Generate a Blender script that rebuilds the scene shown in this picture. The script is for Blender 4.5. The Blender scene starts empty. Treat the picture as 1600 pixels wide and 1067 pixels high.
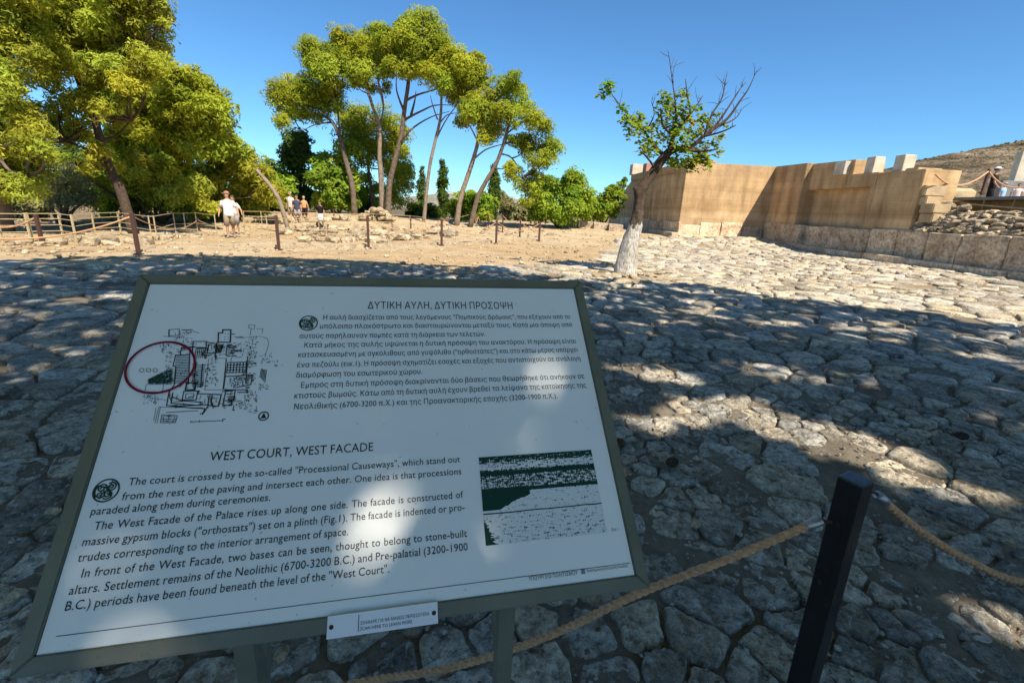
import bpy, bmesh, math, random
import numpy as np
from mathutils import Vector, Matrix
SC = bpy.context.scene
COL = SC.collection
PI = math.pi
# ------------------------------------------------------------------ camera
FPX = 715.0
ROLL = math.atan(.05); PITCH = math.atan(208.2/FPX)
_F = Vector((0, math.cos(PITCH), -math.sin(PITCH))); _R0 = Vector((1, 0, 0)); _U0 = _R0.cross(_F)
_c, _s = math.cos(ROLL), math.sin(ROLL)
_R = _c*_R0 + _s*_U0; _U = -_s*_R0 + _c*_U0
EYE = Vector((0, 0, 1.6))
cd = bpy.data.cameras.new('camera'); cam = bpy.data.objects.new('camera', cd); COL.objects.link(cam)
cd.sensor_width = 36; cd.lens = FPX/1600*36; cd.clip_start = .02; cd.clip_end = 9000
m = Matrix((_R, _U, -_F)).transposed().to_4x4(); m.translation = EYE; cam.matrix_world = m
SC.camera = cam
# ------------------------------------------------------------------ light
SUN_EL = math.radians(52); SUN_AZ = math.radians(35)       # azimuth measured from behind the camera to the right
SUN = Vector((math.sin(SUN_AZ)*math.cos(SUN_EL), -math.cos(SUN_AZ)*math.cos(SUN_EL), math.sin(SUN_EL)))
w = bpy.data.worlds.new('World'); SC.world = w; w.use_nodes = True
nt = w.node_tree; bg = nt.nodes['Background']
sky = nt.nodes.new('ShaderNodeTexSky'); sky.sky_type = 'NISHITA'; sky.sun_disc = False
sky.sun_elevation = SUN_EL; sky.sun_rotation = math.atan2(SUN.x, SUN.y)
sky.air_density = 1.0; sky.dust_density = .1; sky.ozone_density = 4.5; sky.altitude = 900
wb = nt.nodes.new('ShaderNodeMix'); wb.data_type = 'RGBA'; wb.blend_type = 'MULTIPLY'; wb.inputs[0].default_value = 1; wb.inputs[7].default_value = (.50, .79, .93, 1)
nt.links.new(sky.outputs[0], wb.inputs[6]); nt.links.new(wb.outputs[2], bg.inputs[0]); bg.inputs[1].default_value = .096
sl = bpy.data.lights.new('sun', 'SUN'); so = bpy.data.objects.new('sun', sl); COL.objects.link(so)
sl.energy = 4.5; sl.angle = math.radians(.53); sl.color = (1, .9, .74)
so.rotation_euler = SUN.to_track_quat('Z', 'Y').to_euler()
SC.view_settings.view_transform = 'Standard'; SC.view_settings.look = 'None'
SC.view_settings.exposure = .95; SC.view_settings.gamma = 1; SC.view_settings.use_curve_mapping = False
SC.render.engine = 'CYCLES'
try:
    SC.cycles.transparent_max_bounces = 8; SC.cycles.max_bounces = 6
except Exception: pass
# ------------------------------------------------------------------ placing helpers (a direction seen from the eye, met at a height or a distance)
def ray(x, y): return _F + _R*((x-800)/FPX) - _U*((y-533.5)/FPX)
def gp(x, y, z=0):
    d = ray(x, y); return EYE + d*((z-EYE.z)/d.z)
def at(x, y, Y):
    d = ray(x, y); return EYE + d*(Y/d.y)
def proj(P):
    v = Vector(P)-EYE; z = v.dot(_F); return 800+FPX*v.dot(_R)/z, 533.5-FPX*v.dot(_U)/z
# ------------------------------------------------------------------ noise
def _hash(ix, iy, seed):
    n = (ix.astype(np.int64)*374761393 + iy.astype(np.int64)*668265263 + seed*1442695041) & 0xffffffff
    n = ((n ^ (n >> 13))*1274126177) & 0xffffffff
    return ((n ^ (n >> 16)) & 0xffffff)/float(0x1000000)
def vn(x, y, seed=0):
    x = np.asarray(x, float); y = np.asarray(y, float)
    ix = np.floor(x); iy = np.floor(y); fx = x-ix; fy = y-iy
    fx = fx*fx*(3-2*fx); fy = fy*fy*(3-2*fy)
    a = _hash(ix, iy, seed); b = _hash(ix+1, iy, seed); c = _hash(ix, iy+1, seed); d = _hash(ix+1, iy+1, seed)
    return (a*(1-fx)+b*fx)*(1-fy)+(c*(1-fx)+d*fx)*fy
def fbm(x, y, o=4, seed=0):
    s = 0; a = .5; t = 0
    for k in range(o):
        s = s+a*vn(x, y, seed+k*17); t += a; a *= .5; x = x*2.03+3.1; y = y*2.03+7.7
    return s/t
def ss(t): t = np.clip(t, 0, 1); return t*t*(3-2*t)
# ------------------------------------------------------------------ objects
def props(o, label=None, cat=None, group=None, kind=None):
    if label: o['label'] = label
    if cat: o['category'] = cat
    if group: o['group'] = group
    if kind: o['kind'] = kind
    return o
def empty(name, loc, label, cat, group=None, rz=0):
    o = bpy.data.objects.new(name, None); COL.objects.link(o); o.location = loc; o.rotation_euler = (0, 0, rz)
    o.empty_display_size = .1
    return props(o, label, cat, group)
def link(name, me, mat=None, parent=None, world=True):
    o = bpy.data.objects.new(name, me); COL.objects.link(o)
    if mat and not me.materials: me.materials.append(mat)
    if parent:
        o.parent = parent
        if world:
            o.matrix_parent_inverse = pmat(parent).inverted()
    return o
def pmat(p):
    mm = Matrix.LocRotScale(p.location, p.rotation_euler.to_quaternion(), p.scale)
    if p.parent: mm = pmat(p.parent) @ p.matrix_parent_inverse @ mm
    return mm
def npmesh(name, V, F, smooth=False, tint=None, uv=None):
    V = np.asarray(V, np.float32); F = np.asarray(F, np.int32); k = F.shape[1]
    me = bpy.data.meshes.new(name); me.vertices.add(len(V)); me.vertices.foreach_set('co', V.ravel())
    me.loops.add(F.size); me.loops.foreach_set('vertex_index', F.ravel())
    me.polygons.add(len(F)); me.polygons.foreach_set('loop_start', np.arange(0, F.size, k, dtype=np.int32))
    me.polygons.foreach_set('loop_total', np.full(len(F), k, np.int32))
    if smooth: me.polygons.foreach_set('use_smooth', np.ones(len(F), bool))
    if tint is not None:
        a = me.attributes.new('tint', 'FLOAT_COLOR', 'POINT')
        t = np.ones((len(V), 4), np.float32); t[:, :np.asarray(tint).shape[1]] = tint
        a.data.foreach_set('color', t.ravel())
    me.update(calc_edges=True); return me
class MB:
    def __init__(s): s.v = []; s.f = []
    def add(s, v, f):
        n = len(s.v); s.v += [tuple(p) for p in v]; s.f += [tuple(i+n for i in q) for q in f]; return s
    def box(s, c, d, rot=None, bev=0, jit=0, rng=random):
        hx, hy, hz = d[0]/2, d[1]/2, d[2]/2
        b = bmesh.new(); bmesh.ops.create_cube(b, size=1)
        for v in b.verts: v.co = Vector((v.co.x*d[0], v.co.y*d[1], v.co.z*d[2]))
        if bev: bmesh.ops.bevel(b, geom=list(b.edges), offset=bev, segments=2, affect='EDGES', profile=.6)
        b.verts.ensure_lookup_table()
        vs = []
        for v in b.verts:
            p = v.co.copy()
            if jit: p += Vector([rng.uniform(-jit, jit) for _ in range(3)])
            if rot is not None: p = rot @ p
            vs.append(p+Vector(c))
        fs = [[v.index for v in f.verts] for f in b.faces]; b.free()
        return s.add(vs, fs)
    def prism(s, poly, ax):
        n = len(poly); ax = Vector(ax); P = [Vector(p) for p in poly]
        v = P+[p+ax for p in P]
        return s.add(v, [tuple(range(n))[::-1], tuple(range(n, 2*n))]+[(i, (i+1) % n, (i+1) % n+n, i+n) for i in range(n)])
    def quad(s, a, b, c, d): return s.add([a, b, c, d], [(0, 1, 2, 3)])
    def tube(s, pts, rad, n=8, cap=True, wob=0, rng=random):
        pts = [Vector(p) for p in pts]
        if not hasattr(rad, '__len__'): rad = [rad]*len(pts)
        up = Vector((0, 0, 1)); v = []; f = []
        d0 = (pts[1]-pts[0]).normalized()
        x = d0.orthogonal().normalized()
        for i, p in enumerate(pts):
            d = (pts[min(i+1, len(pts)-1)]-pts[max(i-1, 0)]).normalized()
            x = (x-d*x.dot(d)).normalized(); y = d.cross(x)
            for k in range(n):
                a = 2*PI*k/n; r = rad[i]*(1+(rng.uniform(-wob, wob) if wob else 0))
                v.append(p+x*(r*math.cos(a))+y*(r*math.sin(a)))
            if i:
                for k in range(n):
                    k2 = (k+1) % n; f.append(((i-1)*n+k, (i-1)*n+k2, i*n+k2, i*n+k))
        if cap: f.append(tuple(range(n))[::-1]); f.append(tuple(range((len(pts)-1)*n, len(pts)*n)))
        return s.add(v, f)
    def ell(s, c, r, n=10, m=7, rot=None):
        v = []; f = []
        for i in range(m+1):
            t = PI*i/m
            for k in range(n):
                a = 2*PI*k/n; p = Vector((r[0]*math.sin(t)*math.cos(a), r[1]*math.sin(t)*math.sin(a), r[2]*math.cos(t)))
                if rot: p = rot @ p
                v.append(p+Vector(c))
                if i < m: f.append((i*n+k, i*n+n+k, i*n+n+(k+1) % n, i*n+(k+1) % n))
        return s.add(v, f)
    def build(s, name, mat, parent=None, smooth=False):
        me = bpy.data.meshes.new(name); me.from_pydata([tuple(p) for p in s.v], [], s.f)
        if smooth: me.polygons.foreach_set('use_smooth', [True]*len(me.polygons))
        if mat.name in TINTED:
            a = me.attributes.new('tint', 'FLOAT_COLOR', 'POINT'); t = np.ones((len(me.vertices), 4), np.float32)*getattr(s, 'tint', 1.); a.data.foreach_set('color', t.ravel())
        me.update(); return link(name, me, mat, parent)
TINTED = {'paver', 'rubble', 'rubble_dark', 'gypsum', 'ground'}
def rope_path(a, b, sag, n=14):
    a = Vector(a); b = Vector(b)
    return [a.lerp(b, i/n)-Vector((0, 0, sag*4*(i/n)*(1-i/n))) for i in range(n+1)]
# ------------------------------------------------------------------ materials
def newmat(name):
    mt = bpy.data.materials.new(name); mt.use_nodes = True; return mt, mt.node_tree, mt.node_tree.nodes['Principled BSDF']
def N(t, k, **kw):
    n = t.nodes.new(k)
    for a, b in kw.items(): setattr(n, a, b)
    return n
def ramp(t, fac, stops):
    r = N(t, 'ShaderNodeValToRGB'); e = r.color_ramp.elements
    while len(e) < len(stops): e.new(.5)
    for q, (p, c) in zip(e, stops): q.position = p; q.color = (*c, 1) if len(c) == 3 else c
    t.links.new(fac, r.inputs[0]); return r.outputs[0]
def noise(t, co, scale, detail=4, rough=.55, dist=0):
    n = N(t, 'ShaderNodeTexNoise'); n.inputs['Scale'].default_value = scale; n.inputs['Detail'].default_value = detail
    n.inputs['Roughness'].default_value = rough; n.inputs['Distortion'].default_value = dist
    t.links.new(co, n.inputs['Vector']); return n.outputs['Fac']
def mixc(t, fac, a, b, mode='MIX'):
    n = N(t, 'ShaderNodeMix', data_type='RGBA', blend_type=mode)
    for s, v in ((n.inputs[0], fac), (n.inputs[6], a), (n.inputs[7], b)):
        if hasattr(v, 'is_output') or hasattr(v, 'links'): t.links.new(v, s)
        elif isinstance(v, (int, float)): s.default_value = v
        else: s.default_value = (*v, 1)
    return n.outputs[2]
def mth(t, op, a, b=0., c=0.):
    n = N(t, 'ShaderNodeMath', operation=op)
    for s, v in zip(n.inputs, (a, b, c)):
        if isinstance(v, (int, float)): s.default_value = v
        else: t.links.new(v, s)
    return n.outputs[0]
def bump(t, bsdf, h, strength, dist):
    b = N(t, 'ShaderNodeBump'); b.inputs['Strength'].default_value = strength; b.inputs['Distance'].default_value = dist
    t.links.new(h, b.inputs['Height']); t.links.new(b.outputs[0], bsdf.inputs['Normal'])
def simple(name, c1, c2=None, scale=6, rough=.8, bs=.3, bd=.01, bscale=None, spec=.3, metal=0, obj=True):
    mt, t, p = newmat(name)
    tc = N(t, 'ShaderNodeTexCoord'); co = tc.outputs['Object']
    c2 = c2 or tuple(q*.72 for q in c1)
    f = noise(t, co, scale, 6)
    t.links.new(ramp(t, f, [(.3, c2), (.65, c1)]), p.inputs['Base Color'])
    p.inputs['Roughness'].default_value = rough; p.inputs['Specular IOR Level'].default_value = spec; p.inputs['Metallic'].default_value = metal
    if bs: bump(t, p, noise(t, co, bscale or scale*5, 5), bs, bd)
    return mt
def rock_mat(name, base, dark, lichen=True, scale=1., bd=.02, tint=True):
    mt, t, p = newmat(name)
    geo = N(t, 'ShaderNodeNewGeometry'); co = geo.outputs['Position']
    n1 = noise(t, co, 3.2*scale, 7, .62, .3); n2 = noise(t, co, 22*scale, 6, .7); n3 = noise(t, co, 90*scale, 3, .7)
    c = ramp(t, n1, [(.30, dark), (.52, base), (.72, tuple(min(1, q*1.28) for q in base))])
    c = mixc(t, .8, c, ramp(t, n2, [(.36, (.40, .39, .37)), (.5, (.95, .93, .9)), (.64, (1.35, 1.34, 1.3))]), 'MULTIPLY')
    c = mixc(t, .5, c, ramp(t, n3, [(.36, (.5, .5, .5)), (.62, (1.3, 1.3, 1.3))]), 'MULTIPLY')
    if tint:
        at_ = N(t, 'ShaderNodeAttribute', attribute_name='tint'); c = mixc(t, 1., c, at_.outputs['Color'], 'MULTIPLY')
    if lichen:
        lo = ramp(t, noise(t, co, 8.3*scale, 7, .74), [(.585, (0, 0, 0)), (.65, (1, 1, 1))])
        c = mixc(t, mth(t, 'MULTIPLY', lo, .75), c, (.36, .20, .085))
        lw = ramp(t, noise(t, co, 12.1*scale, 7, .75, .6), [(.55, (0, 0, 0)), (.64, (1, 1, 1))])
        c = mixc(t, mth(t, 'MULTIPLY', lw, .7), c, (.58, .57, .54))
        ld = ramp(t, noise(t, co, 14.7*scale, 6, .75), [(.54, (0, 0, 0)), (.62, (1, 1, 1))])
        c = mixc(t, mth(t, 'MULTIPLY', ld, .7), c, (.07, .065, .055))
    t.links.new(c, p.inputs['Base Color']); p.inputs['Roughness'].default_value = .92; p.inputs['Specular IOR Level'].default_value = .25
    h = mth(t, 'ADD', mth(t, 'MULTIPLY', n1, .6), mth(t, 'ADD', mth(t, 'MULTIPLY', n2, .45), mth(t, 'MULTIPLY', n3, .16)))
    bump(t, p, h, .9, bd/scale)
    return mt
M = {}
M['paver'] = rock_mat('paver', (.39, .365, .32), (.165, .152, .132), True, 1., .06)
M['rubble'] = rock_mat('rubble', (.46, .38, .27), (.25, .19, .12), False, 1., .04)
M['rubble_dark'] = rock_mat('rubble_dark', (.30, .25, .19), (.13, .10, .075), False, 1., .04)
M['gypsum'] = rock_mat('gypsum', (.66, .53, .39), (.38, .27, .18), False, .45, .04)
def ground_material():
    mt, t, p = newmat('ground')
    geo = N(t, 'ShaderNodeNewGeometry'); co = geo.outputs['Position']
    a = N(t, 'ShaderNodeAttribute', attribute_name='tint')
    n1 = noise(t, co, 1.1, 6, .6, .4); n2 = noise(t, co, 17, 7, .75); n3 = noise(t, co, 70, 4, .75)
    c = mixc(t, .8, a.outputs['Color'], ramp(t, n1, [(.3, (.7, .68, .64)), (.7, (1.2, 1.17, 1.1))]), 'MULTIPLY')
    c = mixc(t, .75, c, ramp(t, n2, [(.3, (.5, .48, .45)), (.68, (1.3, 1.28, 1.22))]), 'MULTIPLY')
    sp = ramp(t, n3, [(.60, (0, 0, 0)), (.68, (1, 1, 1))])
    c = mixc(t, mth(t, 'MULTIPLY', sp, .4), c, (.42, .39, .33))
    t.links.new(c, p.inputs['Base Color']); p.inputs['Roughness'].default_value = .95; p.inputs['Specular IOR Level'].default_value = .2
    h = mth(t, 'ADD', mth(t, 'MULTIPLY', n2, .6), mth(t, 'MULTIPLY', n3, .3)); bump(t, p, h, .9, .04)
    return mt
M['ground'] = ground_material()
def leaf_mat(name, c1, c2, tr=.35):
    mt, t, p = newmat(name); t.nodes.remove(p); out = t.nodes['Material Output']
    a = N(t, 'ShaderNodeAttribute', attribute_name='tint')
    geo = N(t, 'ShaderNodeNewGeometry')
    f = noise(t, geo.outputs['Position'], 1.3, 4)
    c = mixc(t, 1., ramp(t, f, [(.3, c1), (.7, c2)]), a.outputs['Color'], 'MULTIPLY')
    d = N(t, 'ShaderNodeBsdfDiffuse'); tr = min(.5, tr+.08); tl = N(t, 'ShaderNodeBsdfTranslucent'); mx = N(t, 'ShaderNodeMixShader'); mx.inputs[0].default_value = tr
    t.links.new(c, d.inputs[0]); t.links.new(mixc(t, 1., c, (1.25, 1.2, .7), 'MULTIPLY'), tl.inputs[0])
    t.links.new(d.outputs[0], mx.inputs[1]); t.links.new(tl.outputs[0], mx.inputs[2]); t.links.new(mx.outputs[0], out.inputs[0])
    return mt
M['pine'] = leaf_mat('pine_needles', (.25, .31, .03), (.40, .44, .055), .45)
M['pine_left'] = leaf_mat('pine_needles_yellow', (.30, .35, .045), (.46, .48, .075), .45)
M['green'] = leaf_mat('leaf_green', (.16, .26, .025), (.30, .38, .045))
M['dark'] = leaf_mat('leaf_dark', (.06, .105, .022), (.10, .15, .035), .25)
M['olive'] = leaf_mat('leaf_olive', (.15, .165, .08), (.23, .23, .11), .2)
M['broad'] = leaf_mat('leaf_broad', (.13, .22, .015), (.27, .34, .03), .5)
M['bark'] = simple('bark', (.19, .14, .10), (.08, .06, .045), 5, .9, .9, .03, 22)
M['bark_pale'] = simple('bark_pale', (.30, .23, .17), (.15, .11, .08), 6, .9, .8, .02, 26)
M['bark_dark'] = simple('bark_dark', (.10, .065, .045), (.04, .028, .02), 9, .9, .9, .02, 30)
def lime_material():
    mt, t, p = newmat('whitewashed_bark'); geo = N(t, 'ShaderNodeNewGeometry'); co = geo.outputs['Position']; sep = N(t, 'ShaderNodeSeparateXYZ'); t.links.new(co, sep.inputs[0])
    mp = N(t, 'ShaderNodeMapping'); mp.inputs['Scale'].default_value = (1, 1, .3); t.links.new(co, mp.inputs['Vector'])
    b = noise(t, mp.outputs[0], 26, 6, .7); n_ = noise(t, mp.outputs[0], 9, 5, .7)
    wh = ramp(t, b, [(.36, (.17, .135, .11)), (.46, (.40, .36, .31)), (.58, (.58, .55, .50))]); br_ = ramp(t, b, [(.35, (.04, .028, .02)), (.6, (.11, .075, .05))])
    f = mth(t, 'GREATER_THAN', mth(t, 'ADD', sep.outputs[2], mth(t, 'MULTIPLY', mth(t, 'SUBTRACT', n_, .5), .9)), 1.34)
    t.links.new(mixc(t, f, wh, br_), p.inputs['Base Color']); p.inputs['Roughness'].default_value = .92; bump(t, p, b, 1., .04); return mt
M['lime'] = lime_material()
M['post'] = simple('brown_steel', (.085, .035, .025), (.05, .022, .018), 30, .5, .25, .002, 120, .5)
def black_material():
    mt, t, p = newmat('dark_steel'); geo = N(t, 'ShaderNodeNewGeometry'); co = geo.outputs['Position']
    a = noise(t, co, 28, 7, .75); b = noise(t, co, 140, 4, .7)
    c = ramp(t, b, [(.3, (.008, .007, .008)), (.7, (.022, .018, .018))]); k = ramp(t, a, [(.60, (0, 0, 0)), (.66, (1, 1, 1))])
    t.links.new(mixc(t, k, c, (.075, .032, .017)), p.inputs['Base Color']); t.links.new(mth(t, 'ADD', .32, mth(t, 'MULTIPLY', k, .5)), p.inputs['Roughness']); bump(t, p, mth(t, 'ADD', a, mth(t, 'MULTIPLY', b, .3)), .5, .002); return mt
M['post_black'] = black_material()
M['rope'] = simple('hemp_rope', (.62, .36, .20), (.36, .20, .10), 90, .95, .8, .002, 420)
M['rail'] = simple('yellow_rail', (.52, .42, .24), (.40, .31, .17), 8, .6, .1, .002)
M['steel'] = simple('steel', (.42, .42, .43), (.3, .3, .31), 40, .42, .2, .001, metal=.9)
M['rust'] = simple('rust', (.09, .03, .015), (.04, .015, .01), 200, .8, .4, .001)
M['concrete'] = simple('concrete', (.40, .37, .32), (.30, .27, .23), 3, .9, .4, .01, 40)
M['block'] = simple('pale_block', (.62, .56, .45), (.42, .36, .27), 2.2, .9, .4, .01, 30)
M['block_pink'] = simple('pink_block', (.42, .23, .17), (.32, .17, .12), 2.2, .9, .4, .01, 30)
M['deck'] = simple('grey_deck', (.20, .20, .19), (.14, .14, .135), 4, .7, .1, .002)
# ------------------------------------------------------------------ terrain
def H(x, y):
    x = np.asarray(x, float); y = np.asarray(y, float)
    z = .24*ss((x-7)/7)*ss((y-6)/6) + .27*ss((x-5)/4)*ss((y-21)/6)
    z = z + .12*ss((y-22)/4) + .45*ss((y-25)/8)*(1-.6*ss((x-5)/4))
    z = z + .22*(fbm(x*.16, y*.16, 3, 5)-.5)*ss((y-15)/6)
    z = z + .05*(fbm(x*.5, y*.5, 3, 6)-.5)
    z = z - 9*ss((y-38)/55)*ss((60-x)/10)
    return z
def Hs(x, y): return float(H(x, y))
def footpt(x, y, y0=2., y1=60.):
    """where the line of sight first meets the ground"""
    d = ray(x, y); ts = np.linspace(y0, y1, 1500)/d.y
    zz = EYE.z+ts*d.z-H(EYE.x+ts*d.x, EYE.y+ts*d.y); k = np.argmax(zz < 0) if (zz < 0).any() else np.argmin(zz); t = ts[k]; p = EYE+d*float(t); return Vector((p.x, p.y, Hs(p.x, p.y)))
COURT = [(-16, -4), (-16, 8.2), (-9, 9.3), (-5, 10.4), (0, 11.6), (3.3, 15.5), (6.2, 25.5), (12.5, 26.2), (14.6, 21), (15.3, 12), (16, 4), (16, -4)]
def inpoly(x, y, poly):
    x = np.asarray(x, float); y = np.asarray(y, float); r = np.zeros(x.shape, bool); n = len(poly)
    for i in range(n):
        x1, y1 = poly[i]; x2, y2 = poly[(i+1) % n]
        c = ((y1 > y) != (y2 > y)) & (x < (x2-x1)*(y-y1)/((y2-y1)+1e-12)+x1); r ^= c
    return r
# a raised causeway edge that crosses the court
CW = [gp(880, 378), gp(1109, 391), gp(1311, 425), gp(1440, 446), gp(1600, 472)]
def cway(x, y):
    x = np.asarray(x, float); y = np.asarray(y, float)
    px = np.array([p.y for p in CW][::-1]+[60.]); qx = np.array([p.x for p in CW][::-1]+[CW[0].x-3])
    o = np.argsort(px); ex = np.interp(y, px[o], qx[o]); return (x > ex).astype(float)*(y > 5)
def court_h(x, y): return H(x, y) + .055*cway(x, y)
xs = np.concatenate([-np.geomspace(4000, 42, 26), np.arange(-40, -14, .45), np.arange(-14, -3, .11), np.arange(-3, 5, .045), np.arange(5, 17, .11), np.arange(17, 42, .5), np.geomspace(43, 4000, 26)])
ys = np.concatenate([-np.geomspace(1500, 12, 12), np.arange(-10, .3, .5), np.arange(.3, 4.5, .045), np.arange(4.5, 14, .10), np.arange(14, 40, .28), np.geomspace(40.5, 6000, 46)])
X, Y = np.meshgrid(xs, ys); Z = H(X, Y)
ic = inpoly(X, Y, COURT)
near = ss((16-np.hypot(X, Y))/8)
mic = (fbm(X*2.6, Y*2.6, 5, 11)-.5)*.06 + (fbm(X*9, Y*9, 4, 12)-.5)*.05*ss((6-np.hypot(X, Y))/3)-.020
Z = Z + np.where(ic, mic*near+.05*cway(X, Y)*ic, (fbm(X*1.3, Y*1.3, 4, 13)-.5)*.07*ss((45-Y)/10))
edge = inpoly(X, Y, COURT)
dirt = np.array([.20, .175, .145]); sand = np.array([.47, .375, .255]); tan = np.array([.42, .30, .175]); dry = np.array([.20, .185, .095])
T = np.zeros(X.shape+(3,)); m1 = fbm(X*.35, Y*.35, 4, 21)
T[:] = sand; k = ss((m1-.45)/.2)[..., None]; T = T*(1-k*.75)+tan*k*.75
rightpath = ss((X+6)/8)[..., None]*ss((26-Y)/6)[..., None]; T = T*(1-rightpath*.6)+tan*rightpath*.6
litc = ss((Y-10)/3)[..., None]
dcol = dirt*(1-litc)+np.array([.33, .25, .16])*litc  # joint dirt painted lighter and warmer over the sunlit part of the court
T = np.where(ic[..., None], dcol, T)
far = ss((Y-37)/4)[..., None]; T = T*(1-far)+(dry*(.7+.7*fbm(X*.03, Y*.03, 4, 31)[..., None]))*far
wood = (ss((-14.5-X)/2.5)*ss((Y-16.5)/1.5))[..., None]; T = T*(1-wood*.8)+np.array([.13, .10, .07])*wood*.8  # ground colour darkened to paint in the shade under the left trees
nx, ny = len(xs), len(ys)
V = np.stack([X.ravel(), Y.ravel(), Z.ravel()], 1); I = (np.arange(ny-1)[:, None]*nx+np.arange(nx-1)[None]).ravel()
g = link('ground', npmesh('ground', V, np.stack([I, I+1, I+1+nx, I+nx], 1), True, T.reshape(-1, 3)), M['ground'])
props(g, kind='structure')
# ------------------------------------------------------------------ paving stones of the court
rng = np.random.default_rng(7); random.seed(7)
def spacing(x, y):
    d = math.hypot(x, y)
    s = .115+.030*d
    if x < -1 and d > 2.5: s += .04
    return min(s, .40)
def sites():
    pts = []; cell = .25; grid = {}
    cand = []
    for (x0, x1, y0, y1, st) in ((-3.5, 5, .2, 5, .09), (-16, 16, .2, 27, .17)):
        nxx = int((x1-x0)/st); nyy = int((y1-y0)/st)
        gx, gy = np.meshgrid(x0+(np.arange(nxx)+.5)*st, y0+(np.arange(nyy)+.5)*st)
        gx = (gx+rng.uniform(-st, st, gx.shape)*.5).ravel(); gy = (gy+rng.uniform(-st, st, gy.shape)*.5).ravel()
        o = rng.permutation(len(gx)); cand.append(np.stack([gx[o], gy[o]], 1))
    cand = np.concatenate(cand); cand = cand[inpoly(cand[:, 0], cand[:, 1], COURT)]
    for x, y in cand:
        if abs(x) > 1.25*y+1.6: continue
        s = spacing(x, y)*(.45+1.15*float(vn(x*1.1, y*1.1, 3))**1.3); r = int(s/cell)+1; cx, cy = int(math.floor(x/cell)), int(math.floor(y/cell)); ok = True
        for i in range(cx-r, cx+r+1):
            for j in range(cy-r, cy+r+1):
                for (a, b) in grid.get((i, j), ()):
                    if (a-x)**2+(b-y)**2 < s*s: ok = False; break
                if not ok: break
            if not ok: break
        if ok: grid.setdefault((cx, cy), []).append((x, y)); pts.append((x, y))
    return np.array(pts)
P = sites()
def cells(P):
    out = []
    for i, p in enumerate(P):
        d = P-p; q = (d**2).sum(1); idx = np.argpartition(q, min(22, len(P)-1))[:22]; idx = idx[np.argsort(q[idx])][1:]
        R = 1.3*math.sqrt(q[idx[0]])+.35
        poly = [(-R, -R), (R, -R), (R, R), (-R, R)]
        for j in idx:
            nx_, ny_ = d[j]; c = q[j]/2; new = []
            for a in range(len(poly)):
                A = poly[a]; B = poly[(a+1) % len(poly)]; da = A[0]*nx_+A[1]*ny_-c; db = B[0]*nx_+B[1]*ny_-c
                if da <= 0: new.append(A)
                if (da < 0) != (db < 0):
                    t = da/(da-db); new.append((A[0]+t*(B[0]-A[0]), A[1]+t*(B[1]-A[1])))
            poly = new
            if len(poly) < 3: break
        out.append(np.array(poly) if len(poly) >= 3 else None)
    return out
CE = cells(P)
def stone(p, poly, K, rings, seed):
    cen = poly.mean(0); q = poly-cen; th = np.arange(K)*2*PI/K+.1
    dx, dy = np.cos(th), np.sin(th); r = np.full(K, 9.)
    for a in range(len(q)):                       # ray/edge distance
        A = q[a]; B = q[(a+1) % len(q)]; e = B-A; nrm = np.array([e[1], -e[0]]); c = nrm@A
        if c < 0: nrm = -nrm; c = -c
        den = dx*nrm[0]+dy*nrm[1]; rr = np.where(den > 1e-6, c/np.maximum(den, 1e-6), 9.); r = np.minimum(r, rr)
    rm = r.mean(); d = math.hypot(*p)
    if d < 4.2: r = (np.roll(r, 1)+2*r+np.roll(r, -1))/4
    wx, wy = p[0]+cen[0], p[1]+cen[1]
    gap = .002+.008*rng.random()**2 if d < 5 else .006+.022*rng.random()**1.5
    r = np.maximum(r-gap, .3*r)*(1-.22*np.maximum(0, fbm(wx*3+dx*2.4, wy*3+dy*2.4, 4, seed % 97)-.3))
    prof = 1-rings**(rng.uniform(14, 40) if d < 9 else rng.uniform(20, 60))
    near_ = d < 5
    h = rng.uniform(-.006, .022) if near_ else (rng.uniform(.006, .04) if d < 9 else rng.uniform(.012, .05))
    tx, ty = rng.normal(0, .035 if d < 9 else .05, 2)
    RR = rings[:, None]*r[None]; x = RR*dx; y = RR*dy
    gx = wx+x; gy = wy+y
    z = court_h(gx, gy)+(h*prof)[:, None]-.016*(1-prof)[:, None]+(x*tx+y*ty)*prof[:, None]
    rough = (fbm(gx*5+seed, gy*5, 4, 41)-.5)*(.05 if d < 8 else .028) + (np.abs(fbm(gx*11, gy*11+seed, 4, 43)-.5)*-.09+(fbm(gx*30, gy*30, 3, 47)-.5)*.02 if near_ else 0)
    z = z+rough*(.35+.65*prof[:, None])*min(1, rm/.12)
    z[-1] = court_h(gx[-1], gy[-1])-.07
    V = np.concatenate([[[wx, wy, float(z[0].mean())]], np.stack([gx, gy, z], 2).reshape(-1, 3)])
    n = len(rings); F = []
    k = np.arange(K); k2 = (k+1) % K
    tri = np.stack([np.zeros(K, int), 1+k, 1+k2], 1)
    for i in range(n-1):
        a = 1+i*K; F.append(np.stack([a+k, a+K+k, a+K+k2], 1)); F.append(np.stack([a+k, a+K+k2, a+k2], 1))
    return V, np.concatenate([tri]+F)
info = []
for i, (p, po) in enumerate(zip(P, CE)):
    if po is None: continue
    d = math.hypot(*p)
    if d < 7 and float(vn(p[0]*1.1+9, p[1]*1.1, 91)) > .93: continue
    if rng.random() < .05: continue
    A = .5*abs(np.dot(po[:, 0], np.roll(po[:, 1], 1))-np.dot(po[:, 1], np.roll(po[:, 0], 1)))
    x, y = proj((p[0], p[1], 0)) if p[1] > .2 else (9999, 9999)
    vis = (-30 < x < 1630 and y < 1110) and p[1] > .3
    hid = vis and inpoly(np.array(x), np.array(y), [(212, 430), (905, 436), (1022, 915), (20, 1063)])
    scr = A*1.6/(d*d+2.5)**1.5 if vis and not hid else 0
    info.append((scr, i, vis))
info.sort(reverse=True)
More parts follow.
